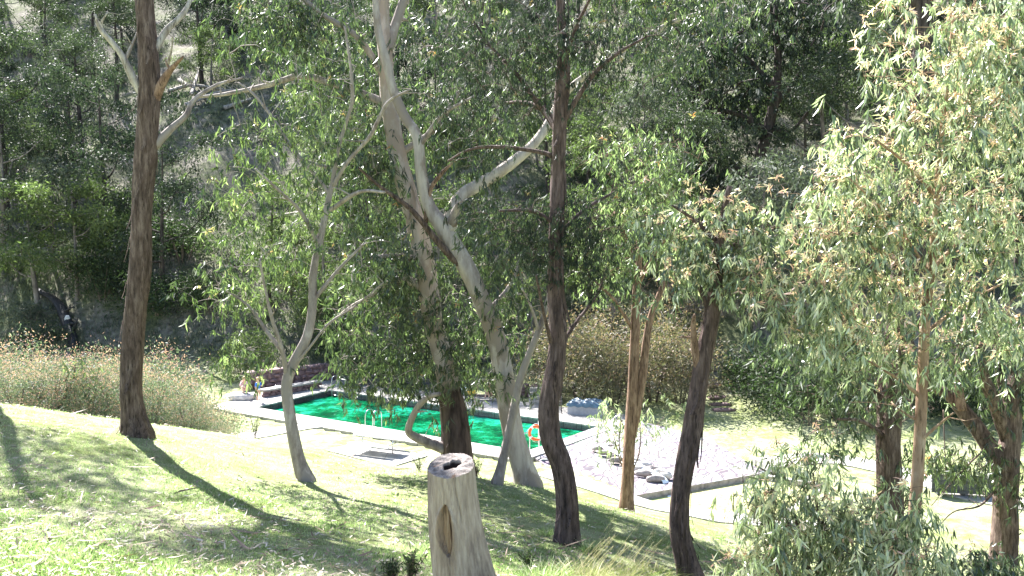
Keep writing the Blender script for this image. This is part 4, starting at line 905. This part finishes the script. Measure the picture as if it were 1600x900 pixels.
    hollow_wall = np.concatenate([np.full(na, 1. if i >= 14 else 0.) for i in range(nr)]); ring = np.concatenate([np.full(na, float(i)) for i in range(nr)])  # rows down the hollow's wall are coloured near black
    mesh_obj('cut_face', W, Fc, m2, e, attrs={'hollow_wall': hollow_wall, 'ring': ring}, origin=bot+[0, 0, .05])
stump()

# ------------------------------------------------------------------ grass tufts and small plants near the camera
def tuft(px, py, Y, n, L, label, m='straw', spread=.5, wd=.006, stalks=0, name='grass_tuft', r=.12, droopy=.55):
    p = P(px, py, Y); p[2] = float(ground_z(p[0], p[1])); e = empty(name, p, label, 'grass tuft'); mb = MB()
    def blade(mb, Lb, w, sp, t):
        a = rng.random()*6.28; q = rng.random()**.6*r; b0 = np.array([math.cos(a)*q, math.sin(a)*q, 0]); d = np.array([math.cos(a)*sp, math.sin(a)*sp, 1])+rng.normal(size=3)*.18; d /= np.linalg.norm(d)
        side = np.cross(d, rng.normal(size=3)); side /= np.linalg.norm(side); pts = []
        for k in range(6):
            s = k/5; c = b0+d*Lb*s+np.array([d[0], d[1], -.9])*Lb*droopy*s*s*.8; ww = w*(1-s*.9); pts += [c-side*ww*.5, c+side*ww*.5]
        mb.add(pts, [(2*k, 2*k+1, 2*k+3, 2*k+2) for k in range(5)], t)
    for _ in range(n): blade(mb, L*(.5+.6*rng.random()), wd, spread*rng.random()*1.4, rng.random())
    mb.build('blades', M[m], e, attr='tint')
    if stalks:
        sb = MB()
        for _ in range(stalks):
            a = rng.normal()*.35; d = np.array([.45+.3*rng.random(), a*.6, 1]); Ls = L*(1.1+.7*rng.random()); b0 = np.array([rng.normal()*r*.5, rng.normal()*r*.5, 0]); d /= np.linalg.norm(d)
            pts = [b0+d*Ls*s+np.array([.05, 0, -.05])*s*s for s in np.linspace(0, 1, 6)]; sb.tube(pts, np.linspace(.0025, .0012, 6), 4, a=.9)
            for q in range(14): sb.tube([pts[-1]-d*q*.01, pts[-1]-d*q*.01+rng.normal(size=3)*.012+d*.012], [.0015, .0006], 3, a=1.)
        sb.build('seed_stalks', M['straw'], e, attr='tint')
    return e
tuft(912, 928, 7.6, 700, .36, 'big pale green grass tussock with long straw seed stalks at the bottom edge, centre right', stalks=22, r=.24, spread=.8, wd=.006)
tuft(845, 925, 7.4, 420, .32, 'soft bright grass clump at the bottom edge between the stump and the big tussock', r=.24, spread=.8, m='grass')
tuft(965, 915, 8.0, 420, .42, 'pale grass clump with leaning dry stalks just right of the big tussock', stalks=12, r=.2, spread=.9)
tuft(922, 850, 10.1, 260, .3, 'small upright green tuft just right of the dark stringybark foot', m='grass', stalks=4, r=.1)
tuft(852, 838, 10.8, 160, .2, 'low green tuft at the left of the dark stringybark foot', m='grass', r=.12)
tuft(1020, 900, 9.2, 420, .28, 'flattened pale grass clump left of the dark curving trunk', r=.35, spread=1.6, droopy=.9)
tuft(1125, 815, 14, 90, .35, 'wispy weed beside the dark curving trunk', m='grass', r=.1)
tuft(318, 795, 9.6, 70, .08, 'tiny bright green tuft alone on the left lawn', m='grass', r=.06)
def weed(px, py, Y, label, n=9, h=.3, m='leaf_bush'):
    p = P(px, py, Y); p[2] = float(ground_z(p[0], p[1])); e = empty('weed_plant', p, label, 'plant'); st = MB(); LV = []
    for i in range(n):
        a = rng.random()*6.28; tip = np.array([math.cos(a)*h*.6*rng.random(), math.sin(a)*h*.6*rng.random(), h*(.6+.5*rng.random())]); pts = np.array([[0, 0, -.02]+rng.normal(size=3)*.02, tip*.5+[0, 0, .02], tip]); st.tube(smooth_path(pts, .04), .003, 4, False)
        for t in np.linspace(.25, 1, 16): LV.append(tip*t+rng.normal(size=3)*.008)
    st.build('stems', M['twig'], e); LV = np.array(LV)
    V, idx, c_, tt = leaves(LV, rnd_dirs(len(LV), (0, 0, .4), .7), .04+.04*rng.random(len(LV)), np.full(len(LV), .011), rng.random(len(LV)))
    mesh_obj('foliage', V, (idx, c_), M[m], e, smooth=False, attrs={'tint': tt})
weed(642, 905, 6.9, 'dark fern-like seedling at the left foot of the sawn stump', 14, .26)
weed(612, 915, 6.8, 'small green seedling cluster at the bottom edge left of the sawn stump', 12, .17)
weed(655, 722, 16.2, 'dark-leaved weed left of the big pale gum foot', 10, .35)
weed(745, 738, 15.6, 'leafy weed between the big pale gum and the thin sapling', 14, .4)
weed(822, 900, 8.4, 'bluish low weed right of the sawn stump', 12, .16)
weed(398, 668, 17.6, 'pale twiggy weed at the end of the heath by the path', 12, .5)

# ------------------------------------------------------------------ pool furniture
up = np.array([0, 0, 1.])
def edge_pt(a, b, t, off=0.0):
    p = pool[a]*(1-t)+pool[b]*t; c = pool.mean(0); d = (pool[b]-pool[a])[:2]; nn = np.array([-d[1], d[0]])/np.linalg.norm(d)
    if nn@(c-p)[:2] < 0: nn = -nn
    return np.array([*(p[:2]+nn*off), DECK+.03]), np.array([*nn, 0.]), np.array([*(d/np.linalg.norm(d)), 0.])
def ladder(a, b, t, label):
    p, nn, dd = edge_pt(a, b, t); e = empty('pool_ladder', p, label, 'pool ladder', None)
    for s in (-1, 1):
        o = dd*.25*s; q = [o-nn*.55-up*.05, o-nn*.55+up*.55, o-nn*.47+up*.82, o-nn*.3+up*.9, o-nn*.05+up*.88, o+nn*.1+up*.7, o+nn*.12+up*.2, o+nn*.12-up*1.3]
        mb = MB(); sp = smooth_path(np.array(q), .06); mb.tube(sp, .024, 8); mb.build('handrail', M['metal'], e)
    for k in range(3):
        mb = MB(); z = -.25-.3*k; mb.tube([dd*-.25+nn*.12+up*z, dd*.25+nn*.12+up*z], .022, 8); mb.build('rung', M['metal'], e)
def t_on(a, b, px):   # fraction along an edge that shows at picture column px
    best = min(np.linspace(0, 1, 400), key=lambda t: abs(project(pool[a]*(1-t)+pool[b]*t)[0]-px)); return float(best)
ladder(0, 1, .03, 'steel pool ladder at the far left corner of the pool')
ladder(3, 2, t_on(3, 2, 588), 'steel pool ladder on the near side of the pool, left of the big pale gum')
ladder(3, 2, t_on(3, 2, 818), 'steel pool ladder beside the orange life ring')
# life ring on its post
p, nn, dd = edge_pt(3, 2, min(.99, t_on(3, 2, 822)+.03), -.6); p = G(842, 708, DECK+.03)
e = empty('life_ring_stand', p, 'white post with bracket holding the life ring at the near pool edge', 'post')
mb = MB(); mb.tube([[0, 0, -.1], [0, 0, 1.5]], .035, 10); mb.build('post', M['white_paint'], e); mb = MB(); mb.box([0, -.05, 1.15], [.3, .05, .06]); mb.build('bracket', M['white_paint'], e)
rc = p+np.array([-.12, -.1, .95]); e = empty('life_ring', rc, 'orange life ring with white bands hung on a post by the pool', 'life ring')
mb = MB(); A_ = np.linspace(0, 2*math.pi, 41); mb.tube(np.c_[np.cos(A_)*.3, np.zeros(41)-.02, np.sin(A_)*.3], .065, 12, False); mb.build('ring', M['orange'], e)
for k in range(4):
    a = np.linspace(k*math.pi/2+.5, k*math.pi/2+.8, 5); mb = MB(); mb.tube(np.c_[np.cos(a)*.3, np.zeros(5)-.02, np.sin(a)*.3], .069, 12); mb.build('band', M['cloth_white'], e)
a = np.linspace(0, 2*math.pi, 61); mb = MB(); mb.tube(np.c_[np.cos(a)*(.39+.03*np.cos(a*4)), np.zeros(61)-.03, np.sin(a)*(.39+.03*np.cos(a*4))], .008, 5, False); mb.build('rope', M['cloth_white'], e)
# picnic table
p = G(590, 707, DECK); p[2] = float(base_z(p[0], p[1]))+.05; e = empty('picnic_table', p, 'white picnic table on thin steel legs with bench seats, on the lawn before the pool', 'table'); e.rotation_euler[2] = -.42
mb = MB(); [mb.box([0, -.3+.2*k, .75], [2.1, .185, .05]) for k in range(4)]; mb.build('table_top', M['white_paint'], e, smooth=False)
for s in (-1, 1):
    mb = MB(); mb.box([0, s*.72, .45], [2.1, .28, .045]); mb.build('seat', M['white_paint'], e, smooth=False)
    mb = MB(); mb.tube([[s*.8, 0, -.05], [s*.8, 0, .73]], .03, 8); mb.tube([[s*.8, -.72, .40], [s*.8, .72, .40]], .02, 6); mb.tube([[s*.8, -.3, .7], [s*.8, .3, .7]], .02, 6); mb.build('leg', M['metal'], e)
# grey box with blue cover
p = G(916, 649, DECK); e = empty('cover_box', p, 'grey box topped by a rumpled blue cover at the far right end of the pool', 'box'); e.rotation_euler[2] = -.35
mb = MB(); mb.box([0, .35, .27], [2.0, 1.1, .62]); mb.build('box', M['grey_paint'], e, smooth=False)
gxn, gyn = 40, 24; V = []
for i in range(gxn+1):
    for j in range(gyn+1):
        u, v = i/gxn-.5, j/gyn-.5; ed = max(abs(u), abs(v))*2; z = .62+.16*(1-ed**3)*(1+.4*math.sin(u*9)+.3*math.sin(v*13+u*6))+.03*math.sin(u*31+v*17); z = z-(.14 if ed > .97 else 0); V.append([u*2.12, .35+v*1.22, z])
Fc = [(i*(gyn+1)+j, (i+1)*(gyn+1)+j, (i+1)*(gyn+1)+j+1, i*(gyn+1)+j+1) for i in range(gxn) for j in range(gyn)]; mesh_obj('cover', V, Fc, M['blue_tarp'], e)
def rock_geo(c, s, seed=None):
    n1, n2 = 7, 9; V = []; ph = rng.random(6)*6; c = np.array(c)
    for i in range(n1+1):
        th = math.pi*i/n1
        for j in range(n2):
            a = 2*math.pi*j/n2; d = np.array([math.sin(th)*math.cos(a), math.sin(th)*math.sin(a), math.cos(th)]); d = np.sign(d)*np.abs(d)**.7
            V.append(c+d*np.array(s)*.5*(1+.12*math.sin(a*3+ph[0])+.1*math.sin(th*4+ph[1])+.08*rng.normal()))
    return V, [(i*n2+j, i*n2+(j+1) % n2, (i+1)*n2+(j+1) % n2, (i+1)*n2+j) for i in range(n1) for j in range(n2)]
def stone_wall(a, b, h, th, label, rows=4, m='stone', ground=None, name='stone_wall', slen=.5):
    a, b = np.array(a, float), np.array(b, float); L = np.linalg.norm((b-a)[:2]); d = (b-a)/L; rz = math.atan2(d[1], d[0]); e = empty(name, a, label, 'wall'); mb = MB()
    for r in range(rows):
        x = -(r % 2)*slen*.5
        while x < L:
            w_ = slen*(.6+.8*rng.random()); V, Fc = rock_geo([0, 0, 0], [w_*1.02, th*(.9+.2*rng.random()), h/rows*1.15]); V = np.array(V); c, s = math.cos(rz), math.sin(rz)
            V = V@np.array([[c, s, 0], [-s, c, 0], [0, 0, 1]])+d*(x+w_/2)+np.array([0, 0, h/rows*(r+.5)]); mb.add(V, Fc); x += w_
    mb.box(np.r_[d[:2]*L/2, h*.45], [L*.98, th*.55, h*.85], rz); mb.build('stones', M[m], e); return e
def gd(px, py, z=DECK): return G(px, py, z)
fa = gd(372, 615); fb = gd(522, 598)
stone_wall(fa+np.array([0, 1.2, 0]), fb+np.array([0, 1.4, 0]), 1.15, .6, 'dark dry stone wall behind the people at the left end of the pool', 4, 'stone_red')
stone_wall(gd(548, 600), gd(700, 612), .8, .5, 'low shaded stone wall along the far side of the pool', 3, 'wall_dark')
stone_wall(gd(795, 619), gd(842, 621), .75, .6, 'short reddish stone wall seen between the leaning gum and the stringybark', 3, 'stone_red')
# concrete topped stone bench on the left deck
a = gd(410, 621, DECK+.0); b = gd(500, 606, DECK); e = empty('stone_bench', a, 'long low stone bench with pale concrete top on the left deck', 'bench'); L = np.linalg.norm((b-a)[:2]); rz = math.atan2(*(b-a)[1::-1]); e.rotation_euler[2] = rz
mb = MB()
for k in range(int(L/.45)):
    for r in range(2): V, Fc = rock_geo([k*.45+.22+.1*r, 0, .1+.18*r], [.46, .42, .22]); mb.add(V, Fc)
mb.build('base', M['stone_red'], e); mb = MB(); mb.box([L/2, 0, .44], [L+.1, .6, .1]); mb.build('seat', M['concrete'], e, smooth=False)
# small steel hoop rail on the left deck
p = gd(437, 617, DECK+.03); e = empty('hoop_rail', p, 'small steel hoop rail on the left deck in front of the stone bench', 'rail'); mb = MB(); mb.tube(smooth_path(np.array([[-.35, 0, -.05], [-.35, 0, .45], [-.25, 0, .55], [.25, 0, .55], [.35, 0, .45], [.35, 0, -.05]], float), .08), .02, 8); mb.build('hoop', M['metal'], e)
# steps by the reddish wall
p = gd(868, 634); e = empty('concrete_steps', p, 'flight of pale concrete steps behind the dark stringybark trunk', 'steps')
for k in range(4):
    mb = MB(); mb.box([-.55, .5+.45*k, .09+.17*k], [1.9, .5, .19+.0*k]); mb.box([-.55, .55+.45*k, -.1+.1*k], [1.85, .4, .2+.2*k]); mb.build('step', M['concrete'], e, smooth=False)
# earth steps up the bank
for k in range(5):
    p = gd(1130-4*k, 640-7*k, DECK); z = float(ground_z(p[0], p[1])); mb = MB(); V, Fc = rock_geo([0, 0, .04], [1.25, .38, .26]); mb.add(V, Fc)
    tag(mb.build('stone_step', M['stone_red'], None, (0, 0, 0)), '%s rough stone step of the path climbing the bank behind the right lawn' % ['lowest', 'second', 'middle', 'fourth', 'highest'][k], 'step', 'stone steps up the bank').location = (p[0], p[1], z)
# stone-lined spillway on the apron, with the spout of water
sp0, sp1 = G(936, 694, -9.9), G(1036, 748, -10.5)
dirn = (sp1-sp0); Ls = np.linalg.norm(dirn[:2]); dirn = dirn/Ls; nn = np.array([-dirn[1], dirn[0], 0])
e = empty('stone_spillway', sp0, 'stone-edged spillway channel running down the paved apron to the shallow pool', 'channel')
for s in (-1, 1):
    x = 0
    while x < Ls:
        w_ = .35+.3*rng.random(); g = x/Ls; V, Fc = rock_geo(dirn*(x+w_/2)+nn*s*.3+up*(-.09+.05*rng.random()+.06*g), [w_*1.25, .2, .2+.1*g]); c_, s_ = dirn[0], dirn[1]
        mb = MB(); mb.add(V, Fc); mb.build('stone', M['stone_pale' if rng.random() < .5 else 'stone'], e); x += w_
mb = MB(); pts = [dirn*t+up*(.05) for t in np.linspace(.2, Ls-.1, 12)]; pts += [dirn*(Ls+.12)+up*(-.05), dirn*(Ls+.28)+up*(-.28), dirn*(Ls+.36)+up*(-.62)]
V = []; 
for q in pts: V += [q-nn*.17+rng.normal(size=3)*.01, q+rng.normal(size=3)*.01+up*.02, q+nn*.17+rng.normal(size=3)*.01]
mb.add(V, [(3*i+j, 3*i+j+1, 3*i+j+4, 3*i+j+3) for i in range(len(pts)-1) for j in range(2)]); M['foam'] = simple('white_water', (.8,.85,.88), .15, .1, 30, .01); mb.build('water', M['foam'], e)
# foam where it lands
p = sp1+dirn*.55; mb = MB()
for k in range(26): V, Fc = rock_geo([p[0]+rng.normal()*.25, p[1]+rng.normal()*.2, SH_Z+.0], [.16+.1*rng.random()]*2+[.06]); mb.add(V, Fc)
tag(mb.build('foam', M['foam']), 'white foam where the spillway drops into the shallow pool', 'foam', kind='stuff')
# slatted bench on a slab at the right
p = G(1502, 784, -10.75); z = float(base_z(p[0], p[1]))+.06; p[2] = z; e = empty('park_bench', p, 'dark weathered slatted bench on the pale path at the right, seen from behind', 'bench'); e.rotation_euler[2] = -.16
mb = MB(); [mb.box([0, -.25, .16+.125*k], [2.4, .05, .112]) for k in range(6)]; mb.build('backrest', M['timber'], e, smooth=False); mb = MB(); [mb.box([0, -.1+.15*k, .42], [2.2, .12, .04]) for k in range(3)]; mb.build('seat', M['timber'], e, smooth=False)
for s in (-1, 0, 1): mb = MB(); mb.box([s*.9, .05, .2], [.12, .5, .4]); mb.build('leg', M['timber'], e, smooth=False)
# low timber seat with towels on the far deck
p = gd(735, 626); e = empty('timber_seat', p, 'low dark timber seat on the far side of the pool behind the leaning gum', 'bench'); e.rotation_euler[2] = -.3; mb = MB(); mb.box([.5, .2, .3], [3.2, .4, .08]); mb.build('seat', M['timber_dark'], e, smooth=False)
for s in (-1, 1): mb = MB(); mb.box([.5+s*1.3, .2, .13], [.1, .35, .26]); mb.build('leg', M['timber_dark'], e, smooth=False)
def heap(name, c, s, m, label, cat):
    V, Fc = rock_geo([0, 0, s[2]*.45], s); mb = MB(); mb.add(V, Fc); tag(mb.build(name, M[m]), label, cat).location = tuple(c)
heap('towel', p+np.array([-.45, .3, .34]), [.8, .4, .42], 'cloth_white', 'white and pale blue towel heaped on the low timber seat', 'towel')
heap('beach_bag', p+np.array([.1, .15, .34]), [.4, .34, .36], 'cloth_yellow', 'yellow beach bag on the low timber seat beside the towel', 'bag')

# burnt log on the creek bank and fallen logs on the hillside
def log(name, pts, m, label, rr, knots=3):
    pts = np.array([hit(a, b, 50)+[0, 0, c] for a, b, c in pts]); s = smooth_path(np.c_[pts, rr], .25); mb = MB(); mb.tube(s[:, :3], s[:, 3], 12, True, .16)
    for _ in range(knots):
        k = rng.integers(1, len(s)-1); d = rng.normal(size=3); d[2] = abs(d[2])+.3; d /= np.linalg.norm(d); mb.tube([s[k, :3], s[k, :3]+d*.9, s[k, :3]+d*1.5+rng.normal(size=3)*.2], [s[k, 3]*.45, s[k, 3]*.3, .02], 6)
    return tag(mb.build(name, M[m], None, tuple(pts[0])), label, 'log')
lg = log('burnt_log', [(118,548,.0), (108,518,.4), (90,488,.5), (60,462,.4)], 'charcoal', 'black burnt log with a white ashen patch on the creek bank at left', [.3,.38,.3,.18])
c_ = hit(108, 512, 50); V, Fc = rock_geo([0, 0, 0], [.42, .3, .6]); mb = MB(); mb.add(np.array(V)+c_+[0.0, -.22, .6]-np.array(lg.location), Fc); mb.build('ash_patch', M['ash'], lg)
LG = [[(262,150,.4),(300,140,.5),(350,146,.4)], [(290,170,.3),(345,152,.5),(398,150,.6)], [(280,130,.4),(330,168,.4)], [(350,175,.4),(395,160,.4)], [(300,155,.5),(312,120,.9)], [(420,345,.3),(470,338,.3)], [(745,400,.3),(800,380,.4)], [(0,330,.5),(30,290,1.5)], [(210,215,.3),(240,190,.5)]]
for i, a in enumerate(LG): log('fallen_log', a, 'dead_wood', ['long grey log lying across the top of the clearing', 'upper right grey log above the clearing', 'crossed grey log above the clearing', 'short grey log at the right of the clearing', 'upturned grey limb in the log pile above the clearing', 'pale log behind the slender gum', 'pale log on the bare patch behind the leaning gum', 'pale snag leaning at the left edge', 'short log behind the tall brown trunk'][i], np.linspace(.24, .12, len(a)), 4)

# ------------------------------------------------------------------ people
def person(loc, rz, label, J, Rd, clothes, hairlen=.06, scale=1.0):
    """J joints dict, edges fixed; body grown with the skin modifier"""
    e = empty('person', loc, label, 'person'); e.rotation_euler[2] = rz; e.scale = (scale,)*3
    E0 = [('pelvis','waist'),('waist','chest'),('chest','neck'),('neck','head0'),('head0','head1')]
    for s in 'LR':
        E0 += [('chest','sh'+s),('sh'+s,'el'+s),('el'+s,'wr'+s),('wr'+s,'pa'+s),('pelvis','hi'+s),('hi'+s,'kn'+s),('kn'+s,'an'+s),('an'+s,'to'+s)]
        pa, wr = np.array(J['pa'+s]), np.array(J['wr'+s]); d = (pa-wr)/np.linalg.norm(pa-wr); sd = np.cross(d, [0, 1, 0.1]); sd /= np.linalg.norm(sd)
        for k in range(4):
            J['f%d%s' % (k, s)] = tuple(pa+d*.05*(1-.12*abs(k-1.3))+sd*(k-1.5)*.022); Rd['f%d%s' % (k, s)] = .009; E0.append(('pa'+s, 'f%d%s' % (k, s)))
        J['th'+s] = tuple(wr+d*.045-sd*.045); Rd['th'+s] = .009; E0.append(('wr'+s, 'th'+s))
    def grow(names, edges, rad, name, m, lv=2):
        me = bpy.data.meshes.new(name); me.from_pydata([J[q] for q in names], [(names.index(a), names.index(b)) for a, b in edges], []); o = bpy.data.objects.new(name, me); col.objects.link(o)
        md = o.modifiers.new('s', 'SKIN'); sub = o.modifiers.new('u', 'SUBSURF'); sub.levels = sub.render_levels = lv; md.use_smooth_shade = True
        for i, q in enumerate(names): v = me.skin_vertices[0].data[i]; v.radius = (rad(q), rad(q)); v.use_root = (i == 0)
        dg = bpy.context.evaluated_depsgraph_get(); nm = bpy.data.meshes.new_from_object(o.evaluated_get(dg)); bpy.data.objects.remove(o)
        nm.materials.clear(); nm.materials.append(m); r = bpy.data.objects.new(name, nm); link(r, e); return r
    names = list(dict.fromkeys([a for ed in E0 for a in ed])); grow(names, E0, lambda q: Rd.get(q, Rd[q[:2]] if q[:2] in Rd else .04), 'body', M['skin'])
    for nm, ed, m, f in clothes:
        nn_ = list(dict.fromkeys([a for x in ed for a in x])); grow(nn_, ed, lambda q: Rd.get(q, Rd.get(q[:2], .04))*f+.006, nm, m)
    h = np.array(J['head1'])*.55+np.array(J['head0'])*.45; hb = MB(); V, Fc = rock_geo(h+[0, .02, .045], [.2, .21, .19]); hb.add(V, Fc); hb.box(h+[0, .085, -.05], [.14, .03, .1+hairlen]); hb.build('hair', M['hair'], e)
    ey = MB(); [ey.tube([h+[s*.033, -.088, .0], h+[s*.033, -.1, .0]], .011, 8) for s in (-1, 1)]; ey.build('eyes', M['eye'], e)
    ns = MB(); ns.tube([h+[0, -.09, .01], h+[0, -.112, -.028]], [.008, .014], 6); ns.build('nose', M['skin'], e); mo = MB(); mo.box(h+[0, -.092, -.052], [.042, .012, .012]); mo.build('mouth', M['mouth'], e)
RD = dict(pelvis=.115, waist=.1, chest=.12, neck=.045, head0=.075, head1=.085, sh=.055, el=.038, wr=.026, pa=.032, hi=.085, kn=.052, an=.034, to=.035)
ST = dict(pelvis=(0,0,.82), waist=(0,0,.95), chest=(0,0,1.14), neck=(0,-.01,1.3), head0=(0,-.02,1.38), head1=(0,-.02,1.5), shL=(-.15,0,1.2), shR=(.15,0,1.2), elL=(-.2,.02,.98), elR=(.2,-.05,.98), wrL=(-.19,-.05,.8), wrR=(.12,-.2,1.02), paL=(-.19,-.07,.73), paR=(.06,-.24,1.06),
          hiL=(-.08,0,.76), hiR=(.08,0,.76), knL=(-.085,-.02,.43), knR=(.09,-.04,.43), anL=(-.085,.02,.07), anR=(.1,.0,.07), toL=(-.09,-.12,.035), toR=(.12,-.13,.035))
vest = [('pelvis','waist'),('waist','chest'),('chest','shL'),('chest','shR'),('shL','elL'),('shR','elR')]
person(gd(404, 628, DECK+.03), .9, 'child standing on the pool deck in a blue long top, bare legs', dict(ST), dict(RD), [('top', vest, M['cloth_blue'], 1.12), ('shorts', [('waist','pelvis'),('pelvis','hiL'),('pelvis','hiR')], M['cloth_white'], 1.12)], scale=.92)
SI = dict(pelvis=(0,0,.12), waist=(0,-.03,.25), chest=(0,-.1,.44), neck=(0,-.14,.6), head0=(0,-.17,.68), head1=(0,-.2,.8), shL=(-.15,-.1,.5), shR=(.15,-.1,.5), elL=(-.22,-.22,.32), elR=(.22,-.22,.32), wrL=(-.1,-.4,.3), wrR=(.1,-.4,.3), paL=(-.04,-.45,.29), paR=(.04,-.45,.27),
          hiL=(-.09,-.04,.11), hiR=(.09,-.04,.11), knL=(-.13,-.4,.36), knR=(.13,-.4,.36), anL=(-.1,-.55,.05), anR=(.1,-.55,.05), toL=(-.1,-.68,.04), toR=(.1,-.68,.04))
person(gd(381, 622, DECK+.0)+[0, 0, .42], .5, 'blond person in a pale pink top sitting hunched at the left end of the pool', dict(SI), dict(RD), [('top', vest, M['cloth_pink'], 1.15), ('shorts', [('waist','pelvis'),('pelvis','hiL'),('pelvis','hiR')], M['cloth_white'], 1.12)], scale=1.05)
heapL = gd(378, 624, DECK); V, Fc = rock_geo([0, 0, 0], [1.6, 1.2, .7]); mb = MB(); mb.add(V, Fc); tag(mb.build('flat_boulder', M['stone_pale']), 'pale flat boulder the blond person sits on', 'rock').location = (heapL[0], heapL[1], DECK+.08)
person(gd(766, 628, DECK+.0)+[0, .15, .3], -.3, 'person in orange swimwear bent forward on the low timber seat across the pool', dict(SI), dict(RD), [('swimsuit', [('waist','chest'),('waist','pelvis'),('pelvis','hiL'),('pelvis','hiR')], M['orange'], 1.1)], scale=1.05)

# trees above and left of the frame whose shade falls on the lawn
def shade_tree(px, py, L, w, label):
    g = hit(px, py); c = g+SUN*L; z = float(ground_z(c[0], c[1])); h = c[2]-z
    e = empty('overhanging_gum', (c[0], c[1], z), label, 'tree'); zz = np.linspace(0, 1, 8); path = np.c_[np.sin(zz*3)*.4, np.cos(zz*3)*.3-.3, zz*(h+.6)-.2]; path[:, :2] *= np.sin(zz*math.pi)[:, None]
    mb = MB(); mb.tube(path, .2*(1-zz*.8), 12, True, .06); mb.build('trunk', M['bark_brown'], e); cl = rng.normal(size=(70, 3))*np.array([w, w*.8, .7])*.6+np.array([0, 0, h])
    tw = MB(); grow_twigs(tw, [p for p in path[3:]], cl, .05, rmin=.004); tw.build('twigs', M['bark_brown'], e); make_leaf_obj('foliage', cl, e, (0, 0, 0), M['leaf_gum'], 70, .14, .03, rad=.42, tip=0)
shade_tree(30, 705, 15, 1.5, 'tall gum just outside the left side whose crown shades the upper lawn')
shade_tree(60, 785, 14, 1.6, 'nearer gum outside the left side shading the lower lawn')
print('objects', len(bpy.data.objects))
